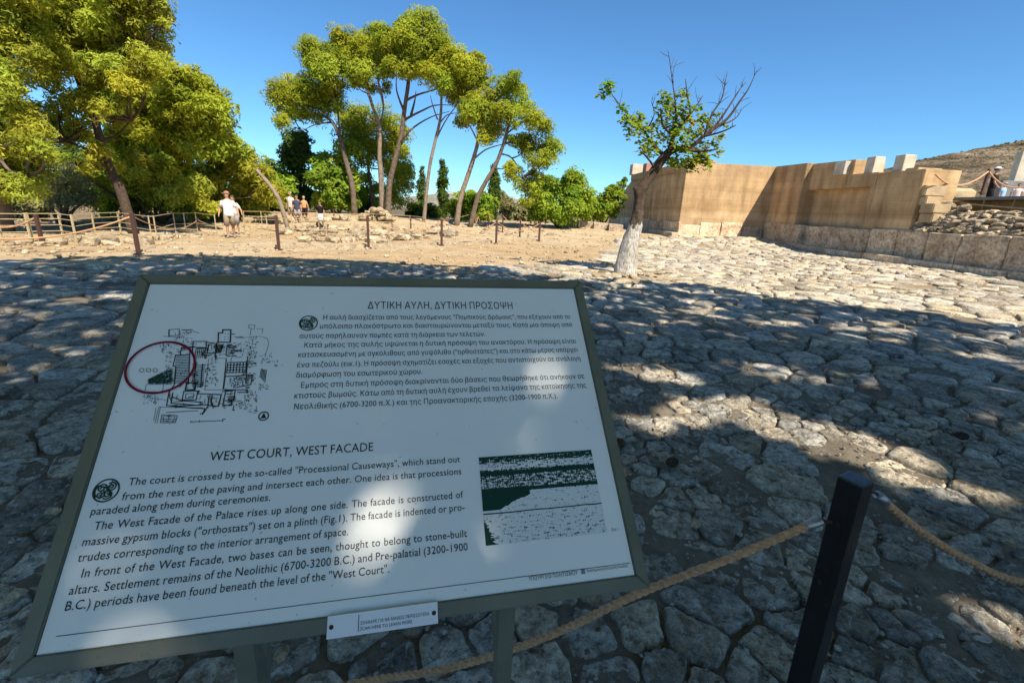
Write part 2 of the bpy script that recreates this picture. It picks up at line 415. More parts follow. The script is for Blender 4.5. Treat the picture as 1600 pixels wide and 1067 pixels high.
top = set(i for s, i, v in info[:300] if s > 0)
SV = []; SF = []; ST = []; off = 0
for s, i, v in info:
    p = P[i]; d = math.hypot(*p); po = CE[i]
    if d < 4.2: K, rg = 44, np.array([.12, .24, .36, .48, .59, .69, .78, .86, .92, .965, .99, 1.0, 1.01])
    elif d < 8: K, rg = 28, np.array([.25, .5, .7, .85, .94, .985, 1., 1.01])
    else: K, rg = 18, np.array([.5, .85, .97, 1., 1.01])
    V, F = stone(p, po, K, rg, i)
    b = rng.uniform(.62, 1.35); warm = rng.uniform(-.05, .07)
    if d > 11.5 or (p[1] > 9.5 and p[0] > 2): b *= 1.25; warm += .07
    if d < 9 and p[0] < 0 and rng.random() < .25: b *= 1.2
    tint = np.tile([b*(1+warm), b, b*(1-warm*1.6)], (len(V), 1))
    if i in top:
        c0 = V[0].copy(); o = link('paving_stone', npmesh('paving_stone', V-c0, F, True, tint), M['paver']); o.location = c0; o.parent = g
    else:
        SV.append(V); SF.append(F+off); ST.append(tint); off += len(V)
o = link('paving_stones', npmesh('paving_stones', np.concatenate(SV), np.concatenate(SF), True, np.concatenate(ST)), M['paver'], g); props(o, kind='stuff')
print('stones', len(info), 'tris', sum(len(f) for f in SF))
# small stones and grit between and beyond the paving
def scatter(name, n, xr, yr, sr, mat, flt=None, tintc=(1, 1, 1), hfun=court_h, label=None, sink=.3):
    ico = bmesh.new(); bmesh.ops.create_icosphere(ico, subdivisions=1, radius=1); bv = np.array([v.co[:] for v in ico.verts]); bf = np.array([[v.index for v in f.verts] for f in ico.faces]); ico.free()
    x = rng.uniform(*xr, n); u = rng.random(n); y = yr[0]+(yr[1]-yr[0])*u**1.6
    if flt is not None: k = flt(x, y); x = x[k]; y = y[k]
    n = len(x); s = rng.uniform(sr[0], sr[1], n)*rng.random(n)**1.3+sr[0]; th = rng.uniform(0, 2*PI, n)
    jj = bv[None]*(1+rng.uniform(-.28, .28, (n, len(bv), 1)))
    sc = np.stack([s*rng.uniform(.7, 1.4, n), s*rng.uniform(.7, 1.2, n), s*rng.uniform(.35, .7, n)], 1)
    q = jj*sc[:, None]; c, s_ = np.cos(th)[:, None], np.sin(th)[:, None]
    V = np.stack([q[..., 0]*c-q[..., 1]*s_, q[..., 0]*s_+q[..., 1]*c, q[..., 2]], 2)
    V += np.stack([x, y, hfun(x, y)+sc[:, 2]*(1-sink)-.003], 1)[:, None]
    F = bf[None]+(np.arange(n)*len(bv))[:, None, None]
    b = rng.uniform(.6, 1.3, (n, 1, 1))*np.array(tintc)[None, None]; T_ = np.broadcast_to(b, (n, len(bv), 3)).reshape(-1, 3)
    o = link(name, npmesh(name, V.reshape(-1, 3), F.reshape(-1, 3), False, T_), mat); props(o, label=label, kind='stuff', cat='gravel'); return o
scatter('gravel', 15000, (-5, 6), (.4, 8), (.004, .017), M['paver'], label='loose gravel and grit lying between the worn paving stones')
scatter('path_stones', 7000, (-26, 12), (10.5, 36), (.015, .075), M['rubble'], lambda x, y: ~inpoly(x, y, COURT), label='small loose stones strewn over the sandy path and bare ground', hfun=H)
# ------------------------------------------------------------------ foliage
def leafpoints(c, r, n, sq=.8, puffs=13, fill=.25):
    """points with outward directions on the knobbly surface of a clump"""
    d = rng.normal(size=(puffs, 3)); d /= np.linalg.norm(d, axis=1)[:, None]
    pc = d*r*rng.uniform(.35, .75, (puffs, 1)); pr = r*rng.uniform(.28, .5, puffs)
    k = rng.integers(0, puffs, n); q = rng.normal(size=(n, 3)); q /= np.linalg.norm(q, axis=1)[:, None]
    q[:, 2] = np.abs(q[:, 2])*np.where(rng.random(n) < .72, 1, -1)
    pts = pc[k]+q*(pr[k]*np.where(rng.random(n) < fill, rng.random(n), rng.uniform(.85, 1.12, n)))[:, None]
    out = q*.7+pts/r*.5
    pts[:, 2] *= sq
    return pts+np.array(c), out
def cards(P_, O, L, Wd, jit=.6):
    n = len(P_); O = O+rng.normal(0, jit, (n, 3)); O[:, 2] += .35; O += np.array(SUN)*.35; O /= np.linalg.norm(O, axis=1)[:, None]
    t = rng.normal(size=(n, 3)); t[:, 2] += .5; t -= O*(t*O).sum(1)[:, None]; t /= np.linalg.norm(t, axis=1)[:, None]; b = np.cross(O, t)
    s = rng.uniform(.6, 1.3, (n, 1))
    a = P_-b*Wd*s*.5-t*L*s*.4; c = P_+b*Wd*s*.5-t*L*s*.4; e = P_+t*L*s*.6+O*L*.12
    return np.stack([a, c, e], 1)
def foliage(name, clumps, mat, parent, dens=60, L=.22, Wd=.10, sq=.8, tv=.22, minn=60):
    """clumps: (centre, radius); dens = leaf cards per square metre of clump surface"""
    TT = []; CC = []
    for c, r in clumps:
        n = max(minn, int(dens*2.6*12.6*r*r*.55))
        p, o = leafpoints(c, r, n, sq); TT.append(cards(p, o, L, Wd))
        b = rng.uniform(1-tv, 1+tv); wm = rng.uniform(-.1, .12)
        t = np.tile([b*(1+wm), b, b*(1-wm)], (n, 1))*rng.uniform(.75, 1.25, (n, 1)); CC.append(np.repeat(t, 3, 0))
    V = np.concatenate(TT).reshape(-1, 3); F = np.arange(len(V)).reshape(-1, 3)
    return link(name, npmesh(name, V, F, False, np.concatenate(CC)), mat, parent)
def bend(pts, k=3):
    """smooth a polyline (Catmull-Rom)"""
    P_ = [Vector(p) for p in pts]; P_ = [P_[0]*2-P_[1]]+P_+[P_[-1]*2-P_[-2]]; o = []
    for i in range(1, len(P_)-2):
        for j in range(k):
            t = j/k; a, b, c, d = P_[i-1:i+3]
            o.append(.5*((2*b)+(c-a)*t+(2*a-5*b+4*c-d)*t*t+(3*b-a-3*c+d)*t**3))
    o.append(P_[-2]); return o
def taper(n, a, b, e=1.): return [a+(b-a)*(i/(n-1))**e for i in range(n)]
Z2 = lambda x, y: (380+x/2.667, y/2.667)
def tree_px(name, label, group, Y, trunk, r0, r1, branches, cl, mat, conv, bark='bark', dens=85, L=.19, Wd=.075, Yj=1.2, base_z=None, cat='tree', sq=.85):
    """a tree whose trunk, limbs and leaf clumps lie round the distance Y"""
    tp = [at(*conv(*p), Y) for p in trunk]
    tp[0].z = Hs(tp[0].x, tp[0].y)-.1 if base_z is None else base_z
    root = empty(name, tp[0]+Vector((0, 0, .1)), label, cat, group)
    bp = bend(tp, 4); m_ = MB().tube(bp, taper(len(bp), r0*.74, r1*.74), 9, wob=.07); m_.build('trunk', M[bark], root, True)
    cs = []
    for (x, y, r) in cl:
        c = at(*conv(x, y), Y+random.uniform(-Yj, Yj)); rr = r/(conv(1, 0)[0]-conv(0, 0)[0])**-1
        cs.append((c, rr*c.y/FPX*1.5))
    for b in branches:
        pts = [at(*conv(*p), Y+(random.uniform(-.7, .7) if i else 0)) for i, p in enumerate(b)]
        q = bend(pts, 4); MB().tube(q, taper(len(q), r1*.68, .016, .8), 7, wob=.06).build('limb', M[bark], root, True)
    # twigs that reach into each clump from the nearest wood
    wood = bp+[at(*conv(*p), Y) for b in branches for p in b[1:]]
    tw = MB()
    for c, r in cs:
        w0 = min((q for q in wood), key=lambda q: (q-c).length+ (2 if q.z > c.z else 0))
        if (w0-c).length < 4.5:
            mid = w0.lerp(c, .5)+Vector((random.uniform(-.2, .2), random.uniform(-.2, .2), -.12)); q = bend([w0, mid, c], 3); tw.tube(q, taper(len(q), .05, .015), 5)
            for _ in range(4):
                e = c+Vector([random.gauss(0, 1) for _ in range(3)]).normalized()*r*.8; s = w0.lerp(c, random.uniform(.5, .95)); tw.tube([s, s.lerp(e, .5)+Vector((0, 0, .1)), e], [.02, .014, .007], 4)
    if tw.v: tw.build('twigs', M[bark], root, True)['kind'] = 'stuff'
    foliage('crown', cs, M[mat], root, dens, L, Wd, sq)
    return root
random.seed(11)
GP = 'tall umbrella pines beyond the roped path'
tree_px('pine_tree', 'leftmost leaning umbrella pine of the tall group, its crown stretching out to the left', GP, 33,
        [(465, 895), (455, 780), (430, 680), (405, 580), (372, 510), (330, 480)], .28, .11,
        [[(405, 580), (350, 480), (270, 440), (200, 420)], [(405, 580), (390, 430), (370, 320), (340, 240)], [(372, 510), (300, 520), (240, 550)], [(390, 430), (420, 300), (420, 200)]],
        [(150, 400, 48), (175, 360, 38), (185, 455, 52), (225, 410, 50), (270, 370, 52), (285, 220, 42), (320, 240, 55), (350, 300, 58), (300, 290, 45), (380, 200, 50), (420, 170, 40), (440, 200, 40), (330, 400, 62), (370, 440, 42), (290, 460, 50), (380, 360, 45), (160, 510, 28), (430, 240, 42), (445, 290, 36), (400, 270, 42)],
        'pine', Z2)
tree_px('pine_tree', 'tall umbrella pine with the palest straight trunk, second of the rear group', GP, 32,
        [(580, 890), (575, 760), (568, 640), (570, 530), (548, 470), (520, 390)], .25, .1,
        [[(570, 530), (585, 440), (570, 360), (552, 300)], [(548, 470), (530, 400), (500, 350)], [(585, 440), (560, 330), (560, 240)], [(568, 520), (480, 470), (440, 440)]],
        [(480, 240, 55), (465, 290, 40), (520, 165, 45), (560, 210, 60), (600, 165, 45), (620, 245, 55), (500, 310, 42), (540, 280, 42), (600, 300, 32), (640, 205, 50), (530, 360, 25), (470, 350, 25), (590, 370, 22)], 'pine', Z2, 'bark_pale')
tree_px('pine_tree', 'tallest umbrella pine, its crown forming the top of the rear group', GP, 31.5,
        [(603, 885), (608, 780), (630, 680), (660, 560), (672, 460), (685, 370), (695, 290)], .27, .13,
        [[(672, 470), (640, 380), (640, 300)], [(650, 600), (700, 540), (780, 490), (860, 465)], [(678, 420), (730, 395), (810, 370), (880, 330)], [(672, 500), (740, 465), (800, 440), (880, 440)], [(700, 480), (715, 420), (720, 380)]],
        [(690, 115, 42), (735, 115, 55), (795, 165, 52), (755, 220, 65), (815, 225, 38), (690, 185, 55), (665, 265, 50), (650, 145, 38), (700, 300, 32), (760, 280, 45), (830, 190, 28)], 'pine', Z2)
tree_px('pine_tree', 'slender umbrella pine whose thin bare trunk leans right beneath the linked crowns', GP, 30.5,
        [(752, 925), (762, 820), (778, 690), (800, 590), (822, 490), (826, 400), (830, 330)], .17, .08,
        [[(815, 520), (850, 480), (900, 470)], [(800, 590), (840, 510), (890, 440), (930, 400)], [(810, 500), (790, 440), (780, 400)]],
        [(800, 320, 55), (860, 290, 62), (925, 290, 60), (985, 315, 45), (900, 355, 55), (940, 400, 45), (860, 250, 35), (960, 260, 35), (1005, 350, 32), (840, 350, 35), (880, 395, 35), (925, 445, 28)], 'pine', Z2, 'bark_pale')
tree_px('pine_tree', 'pale trunked umbrella pine leaning right, nearer the round bush', GP, 29.5,
        [(888, 925), (905, 830), (932, 745), (958, 665), (978, 590), (985, 500), (1000, 430)], .24, .09,
        [[(960, 665), (1010, 625), (1070, 605), (1110, 600)], [(978, 590), (940, 520), (900, 480)], [(985, 520), (1040, 470), (1070, 430)]],
        [(955, 475, 45), (1005, 490, 52), (1040, 540, 45), (1050, 420, 50), (1000, 420, 42), (1075, 455, 38), (1010, 565, 30), (915, 510, 26)], 'pine', Z2, 'bark_pale')
tree_px('pine_tree', 'rightmost umbrella pine of the tall group, leaning with a ragged drooping crown', GP, 29,
        [(945, 922), (975, 830), (1010, 760), (1055, 680), (1085, 600), (1105, 520), (1115, 430)], .22, .09,
        [[(1085, 600), (1150, 590), (1220, 600), (1270, 620)], [(1095, 560), (1160, 510), (1210, 480)], [(1070, 640), (1120, 660), (1170, 740), (1190, 780)], [(1110, 470), (1140, 400), (1130, 360)]],
        [(1100, 350, 42), (1135, 370, 42), (1150, 430, 42), (1125, 495, 40), (1145, 335, 28), (1205, 490, 40), (1235, 520, 42), (1270, 590, 40), (1295, 625, 32), (1205, 590, 40), (1240, 670, 45), (1175, 620, 32), (1130, 570, 32), (1190, 790, 48), (1130, 730, 34), (1210, 745, 35), (1175, 840, 26), (1110, 690, 26)], 'pine', Z2)
tree_px('pine_tree', 'shorter pine half hidden behind the two central trunks', GP, 37,
        [(545, 880), (535, 800), (522, 700), (530, 620)], .22, .1, [[(525, 680), (580, 600), (620, 560)], [(525, 680), (480, 600), (450, 540)]],
        [(440, 500, 45), (510, 510, 55), (590, 500, 50), (640, 560, 45), (470, 580, 55), (560, 590, 55), (645, 615, 38), (500, 650, 45), (600, 650, 50), (650, 700, 50), (670, 760, 50), (640, 830, 50), (680, 700, 30)], 'pine', Z2, base_z=.1)
# understorey, behind the tall group
GB = 'bushes and small trees behind the rear path'
def bush(label, Y, cl, mat, conv=Z2, group=GB, name='bush', dens=45, L=.3, Wd=.17, bz=None, cat='bush', bark='bark_dark', sq=.85, stems=3):
    cs = []
    sc = 1/(conv(1, 0)[0]-conv(0, 0)[0])
    for x, y, r in cl:
        c = at(*conv(x, y), Y+random.uniform(-.9, .9)); cs.append((c, r/sc*c.y/FPX*1.3))
    low = min(cs, key=lambda q: q[0].z); cx = sum(c.x for c, r in cs)/len(cs); z0 = Hs(cx, Y) if bz is None else bz
    root = empty(name, (cx, Y, z0), label, cat, group); mb = MB()
    for i in range(stems):
        c = random.choice(cs)[0]; q = bend([Vector((cx+random.uniform(-.2, .2), Y, z0-.1)), Vector(((cx+c.x)/2, Y, (z0+c.z)/2)), c], 4); mb.tube(q, taper(len(q), .09, .03), 6)
    mb.build('stem', M[bark], root, True)
    foliage('crown', cs, M[mat], root, dens, L, Wd, sq); return root
bush('bright green bushy young pine to the left of the central trunks', 34, [(430, 640, 52), (400, 710, 58), (345, 740, 62), (400, 800, 62), (335, 680, 42), (340, 830, 50), (430, 850, 45), (450, 760, 40)], 'green', name='small_tree', cat='tree')
bush('dark drooping blue green tree behind the visitors', 37, [(205, 600, 42), (235, 590, 40), (225, 655, 52), (260, 650, 40), (250, 735, 48), (200, 670, 40), (230, 800, 48), (270, 830, 40), (190, 750, 35)], 'dark', name='small_tree', cat='tree')
bush('low green bush behind the group of three visitors', 36, [(110, 780, 60), (60, 740, 55), (150, 830, 45), (20, 800, 60), (90, 840, 45), (120, 720, 42), (160, 760, 35)], 'green')
bush('sparse grey green shrub between the trunks left of the central pines', 40, [(500, 800, 45), (530, 850, 42), (490, 860, 40), (560, 780, 30), (510, 750, 30)], 'green', dens=28)
bush('rounded bright green bush between the leaning pine trunks', 36, [(930, 850, 50), (985, 850, 52), (900, 880, 40), (1000, 890, 40), (950, 900, 42), (880, 850, 28)], 'green')
bush('dark low shrub at the foot of the loose cypress', 38, [(720, 870, 35), (745, 890, 30), (775, 880, 30), (800, 890, 28), (700, 900, 25)], 'dark')
bush('dull green shrubs right of the leaning pine trunks', 44, [(1080, 870, 45), (1120, 890, 40), (1160, 890, 40), (1060, 830, 35), (1190, 900, 35), (1100, 850, 30)], 'olive')
Z3 = lambda x, y: (860+x/2.6675, 60+y/2.6675)
bush('large rounded vivid green bush left of the whitewashed tree', 31, [(90, 620, 62), (40, 650, 68), (120, 680, 60), (0, 620, 45), (-40, 670, 55), (60, 720, 60), (-30, 725, 45), (140, 720, 45), (-60, 730, 35), (100, 590, 35)], 'green', Z3, name='round_bush', dens=70, L=.22, Wd=.12)
bush('second green bush between the round bush and the wall end', 36, [(200, 690, 45), (240, 660, 35), (270, 640, 30), (220, 720, 40), (180, 730, 38), (275, 680, 32), (260, 720, 30), (165, 670, 25)], 'green', Z3)
bush('thin dark shrub tips rising beside the end of the wall', 42, [(300, 610, 16), (290, 640, 20), (310, 590, 10)], 'green', Z3, dens=40)
def cypress(label, Y, x, y0, y1, w_, dens=60):
    p0 = at(*Z2(x, y1), Y); p1 = at(*Z2(x, y0), Y); z0 = Hs(p0.x, p0.y)-.5; hgt = p1.z-z0
    root = empty('cypress', (p0.x, Y, z0), label, 'tree', 'cypresses between the pines'); MB().tube([(p0.x, Y, z0), (p0.x, Y, z0+hgt*.9)], [.12, .03], 7).build('trunk', M['bark'], root, True)
    W_ = w_/2.667*Y/FPX; cs = []
    k = 22
    for i in range(k):
        t = i/(k-1); r = W_*(.25+.75*math.sin(PI*min(1, (1-t)*.85+.08)))
        cs.append((Vector((p0.x+random.uniform(-.15, .15)*W_, Y+random.uniform(-.2, .2)*W_, z0+hgt*(.06+.93*t))), r))
    foliage('crown', cs, M['dark'], root, dens, .22, .1, 1.3, .15)
cypress('slim dark cypress with a solid spire right of the thin pine trunk', 38, 832, 672, 900, 27)
cypress('loose ragged cypress left of the thin leaning pine trunk', 41, 745, 700, 900, 22, 35)
cypress('broader cypress behind the rightmost leaning pine trunks', 39, 1042, 690, 890, 30)
# ------------------------------------------------------------------ the big pines on the left
Z1 = lambda x, y: (x/2.54, y/2.54)
def fillreg(poly, n, r0, r1, excl=()):
    out = []; xs_ = [p[0] for p in poly]; ys_ = [p[1] for p in poly]; tries = 0
    while len(out) < n and tries < 4000:
        tries += 1; x = random.uniform(min(xs_), max(xs_)); y = random.uniform(min(ys_), max(ys_)); r = random.uniform(r0, r1)
        if not bool(inpoly(np.array(x), np.array(y), poly)): continue
        if any(math.hypot(x-a, y-b) < c+r*.62 for a, b, c in excl): continue
        if any(math.hypot(x-a, y-b) < .5*(r+c) for a, b, c in out): continue
        out.append((x, y, r))
    return out
GL = 'big pines along the left edge'
EX = [(145, 385, 30), (430, 500, 22), (455, 575, 22), (60, 250, 18), (245, 345, 18), (500, 600, 18), (590, 120, 18), (260, 610, 12), (90, 180, 10), (330, 300, 14)]
random.seed(5)
tree_px('large_pine', 'huge yellow green pine with dark leaning trunk, crown rising past the top of the picture', GL, 17.5,
        [(520, 860), (480, 760), (440, 680), (400, 560), (360, 430), (300, 290), (240, 120), (200, -80)], .24, .09,
        [[(400, 560), (460, 540), (520, 480)], [(360, 430), (260, 390), (150, 340)], [(360, 430), (450, 330), (560, 210)], [(300, 290), (180, 220), (80, 200)], [(440, 680), (350, 600), (260, 560)], [(300, 290), (420, 180), (560, 60)]],
        fillreg([(200, -150), (640, -150), (610, 70), (620, 200), (560, 300), (500, 420), (400, 470), (300, 380), (160, 320), (120, 100)], 80, 34, 62, EX)+[(640, 25, 22), (655, 95, 18), (640, 195, 24), (600, 235, 28), (620, 60, 25), (560, 330, 30), (590, 300, 26), (360, 640, 40), (430, 650, 36), (310, 560, 34), (230, 430, 42), (185, 490, 44), (255, 500, 42), (325, 515, 42), (200, 550, 38), (115, 430, 34), (300, 440, 42), (390, 600, 30), (350, 400, 36), (440, 400, 42), (480, 470, 40)],
        'pine_left', Z1, 'bark_dark', dens=95, L=.17, Wd=.06, Yj=1.5)
tree_px('large_pine', 'big pine cut by the left edge of the picture, crown down to the fence', GL, 15.5,
        [(15, 860), (5, 760), (-20, 600), (-10, 400), (10, 200), (20, -60)], .25, .1,
        [[(-20, 600), (60, 560), (120, 520)], [(-10, 400), (60, 330), (110, 260)], [(-20, 600), (40, 680), (110, 700)]],
        fillreg([(-90, -150), (200, -150), (150, 60), (110, 280), (60, 400), (170, 520), (180, 640), (130, 760), (60, 780), (-90, 770)], 80, 34, 60, EX),
        'pine_left', Z1, 'bark', dens=95, L=.16, Wd=.055, Yj=1.2)
tree_px('large_pine', 'broad rounded darker pine just right of the huge one', GL, 23,
        [(640, 860), (650, 780), (680, 650), (690, 540), (680, 420)], .22, .1, [[(680, 600), (760, 520), (820, 480)], [(680, 600), (600, 520), (540, 450)]],
        [(420, 620, 42), (450, 560, 34), (380, 560, 30), (540, 620, 40), (480, 650, 36)]+fillreg([(560, 330), (640, 265), (740, 320), (830, 345), (875, 420), (870, 520), (820, 600), (740, 640), (560, 640), (500, 560), (480, 440)], 34, 42, 62, [(500, 600, 18)])+[(860, 400, 24), (865, 460, 24), (850, 520, 26), (700, 300, 25), (640, 290, 25), (800, 350, 22)],
        'pine', Z1, 'bark_dark', dens=52, L=.24, Wd=.10)
tree_px('large_pine', 'yellowish pine sloping down to the right behind the man in the cap', GL, 26,
        [(870, 860), (875, 780), (868, 680), (866, 540)], .16, .06, [[(870, 720), (930, 660), (980, 640)]],
        fillreg([(820, 560), (880, 530), (940, 590), (1010, 630), (1060, 680), (1080, 760), (1050, 840), (820, 840), (780, 720)], 24, 40, 56)+[(985, 625, 22), (930, 575, 20), (1060, 690, 22)],
        'pine_left', Z1, 'bark_pale', dens=45, L=.25, Wd=.11)
bush('grey green olive tree in the shade behind the left fence', 20, [(260, 730, 55), (200, 760, 50), (320, 740, 50), (230, 800, 45), (300, 810, 42), (350, 790, 40), (170, 720, 36), (270, 680, 42)], 'olive', Z1, GL, 'olive_tree', 60, .16, .05, cat='tree', stems=5)
bush('mixed green understorey bush behind the left fence, under the huge pine', 24, [(420, 760, 55), (560, 740, 62), (620, 700, 55), (480, 800, 50), (640, 780, 60), (720, 720, 60), (760, 790, 60), (560, 820, 45), (700, 830, 45), (420, 830, 40), (540, 660, 45), (800, 830, 40)], 'green', Z1, GL, dens=48, L=.24, Wd=.12)
bush('brownish dry bush behind the fence at the far left', 21, [(60, 800, 45), (120, 820, 42), (20, 760, 45), (150, 850, 35), (60, 850, 35), (180, 830, 40)], 'olive', Z1, GL, dens=48, L=.2, Wd=.08)
bush('row of dark bushes deep in the wood behind the big pines', 31, [(x, 760+random.uniform(-70, 40), 75) for x in range(-60, 840, 70)]+[(x, 650+random.uniform(-60, 40), 60) for x in range(-60, 640, 110)], 'dark', Z1, GL, dens=30, L=.36, Wd=.22)
bush('green hedge like growth behind the leaning broken trunk', 33, [(900, 800, 55), (980, 790, 55), (1060, 800, 55), (1110, 740, 50), (1120, 820, 45), (1040, 730, 40), (850, 830, 50)], 'green', Z1, GL, dens=42)
bush('bright yellow green low foliage in front of the wood, between the big pines', 22, [(230, 640, 40), (300, 700, 45), (380, 720, 40), (540, 700, 50), (600, 760, 45), (660, 690, 50), (700, 780, 50), (580, 640, 45), (740, 760, 50), (790, 740, 50), (820, 800, 45), (500, 740, 40), (390, 800, 36)], 'pine_left', Z1, GL, dens=60, L=.2, Wd=.08)
# leaning bare broken trunk
t0 = [at(*Z1(x, y), 21.5) for x, y in ((1145, 870), (1110, 800), (1070, 735), (1040, 700), (1018, 674))]; t0[0].z = Hs(t0[0].x, t0[0].y)-.1
br = empty('broken_tree_trunk', t0[0], 'bare pale broken tree trunk leaning left behind the rail', 'tree trunk'); bp = bend(t0, 4)
MB().tube(bp, taper(len(bp), .105, .075), 9, wob=.06).build('trunk', M['bark_pale'], br, True)
# ------------------------------------------------------------------ trees behind the viewer, whose crowns shade the foreground
random.seed(3)
BND = [gp(-400, 408), gp(0, 406), (gp(160, 399)), gp(330, 396), gp(520, 399), gp(700, 408), gp(820, 425), gp(960, 440), gp(1100, 446), gp(1230, 468), gp(1380, 484), gp(1600, 512), gp(1900, 560)]
bx = np.array([p.x for p in BND]); by = np.array([p.y for p in BND])
LIGHT = [(1050, 592, .38, 1), (1175, 573, .45, .9), (1115, 640, .5, 1), (1040, 660, .4, 1), (1230, 672, .5, 1), (1310, 690, .5, 1), (1380, 712, .4, 1), (1450, 745, .4, 1), (1540, 775, .35, 1), (1500, 640, .5, .8), (1560, 530, .5, .8), (1575, 655, .5, .8),
         (1560, 990, .16, 1), (1000, 740, .25, .8), (1420, 840, .2, .7), (1120, 770, .22, .5), (1520, 930, .14, .8), (1230, 560, .35, .6), (1330, 590, .3, .5), (110, 470, .35, .6), (190, 468, .3, .6), (70, 585, .2, .3), (1300, 950, .14, .5), (1380, 1040, .12, .5)]
LG = [(gp(x, y), r, s) for x, y, r, s in LIGHT]
pn_ = Vector((-.153, .691, -.707)); po_ = Vector((-.8083, .9649, 1.4242))
for x, y, r, s in ((570, 795, .11, .83), (450, 880, .13, .86), (350, 945, .11, .82), (700, 725, .11, .83), (940, 900, .10, .80), (690, 885, .12, .80), (890, 650, .11, .78), (850, 505, .09, .84)):
    d = ray(x, y); p = EYE+d*((po_-EYE).dot(pn_)/d.dot(pn_)); LG.append((p-SUN*(p.z/SUN.z), r*1.35, s))
def shade_need(x, y):
    b = np.interp(x, bx, by)+.5*(vn(x*1.3, y*0+1, 77)-.5); v = ss((b-y)/.35)
    wx = x+.6*(fbm(x*2.2, y*2.2, 4, 51)-.5); wy = y+.45*(fbm(x*2.2, y*2.2, 4, 52)-.5)
    dp = fbm(x*1.15+4, y*1.7, 4, 58); v = v*(1-.93*ss((dp-.635)/.05)*ss((y-2.2)/1.5)*ss((x+6)/3))
    for c, r, s in LG:
        q = np.hypot((wx-c.x)/1.7, wy-c.y)/(r*(.72 if r > .19 else 1)); v = np.minimum(v, 1-s*ss((1.25-q)/.5))
    return v
n = 60000; gx = rng.uniform(-19, 17, n); gy = rng.uniform(-4, 12.5, n)
# finer where the view is close
n2 = 26000; gx = np.concatenate([gx, rng.uniform(-4, 6, n2)]); gy = np.concatenate([gy, rng.uniform(-1, 6, n2)])
keep = rng.random(len(gx)) < shade_need(gx, gy); gx = gx[keep]; gy = gy[keep]
hh = 7.5+4.5*fbm(gx*.35, gy*.35, 2, 61)+rng.uniform(-.5, .5, len(gx))
LX = gx+hh*SUN.x/SUN.z; LY = gy+hh*SUN.y/SUN.z; LP = np.stack([LX, LY, hh], 1)
TR = [(-14, -2.5), (-6.5, -6), (1, -5), (7.5, -8), (13.5, -5.5)]
near_i = np.argmin([(LX-a)**2+(LY-b)**2 for a, b in TR], 0)
def infov(p): 
    v = Vector(p)-EYE
    if v.dot(_F) < .1: return False
    x, y = proj(p); return -20 < x < 1620 and -20 < y < 1087
bad = 0
vv = (LP-np.array(EYE)); zf = vv@np.array(_F); px_ = 800+FPX*(vv@np.array(_R))/np.maximum(zf, .01); py_ = 533.5-FPX*(vv@np.array(_U))/np.maximum(zf, .01)
print('canopy cards in view', int(((zf > .1) & (px_ > -20) & (px_ < 1620) & (py_ > -20) & (py_ < 1087)).sum()), 'of', len(LP))
for i, (a, b) in enumerate(TR):
    k = near_i == i; Q = LP[k]
    if not len(Q): continue
    root = empty('shade_pine', (a, b, Hs(a, b)), ['pine far to the left behind the viewer', 'pine behind the viewer at the left', 'pine right behind the viewer', 'pine behind the viewer at the right', 'pine far to the right behind the viewer'][i]+', its crown shading the foreground', 'tree', 'pines behind the viewer')
    tp = bend([(a, b, -.1), (a+.2, b+.1, 3), (a-.1, b+.3, 6), (a+.1, b+.6, 9)], 4); MB().tube(tp, taper(len(tp), .3, .12), 9, wob=.05).build('trunk', M['bark'], root, True)
    for j in range(9):
        e = Vector(Q[rng.integers(len(Q))]); s = tp[random.randint(5, len(tp)-1)]; q = bend([s, s.lerp(e, .5)+Vector((0, 0, -.3)), e], 4)
        if not infov(s.lerp(e, .5)): MB().tube(q, taper(len(q), .09, .02), 6, wob=.05).build('limb', M['bark'], root, True)
    O = rng.normal(size=Q.shape); O[:, 2] = np.abs(O[:, 2])+.6
    V = cards(Q, O, .26, .26, .3).reshape(-1, 3)
    link('crown', npmesh('crown', V, np.arange(len(V)).reshape(-1, 3), False, np.ones((len(V), 3))), M['pine'], root)
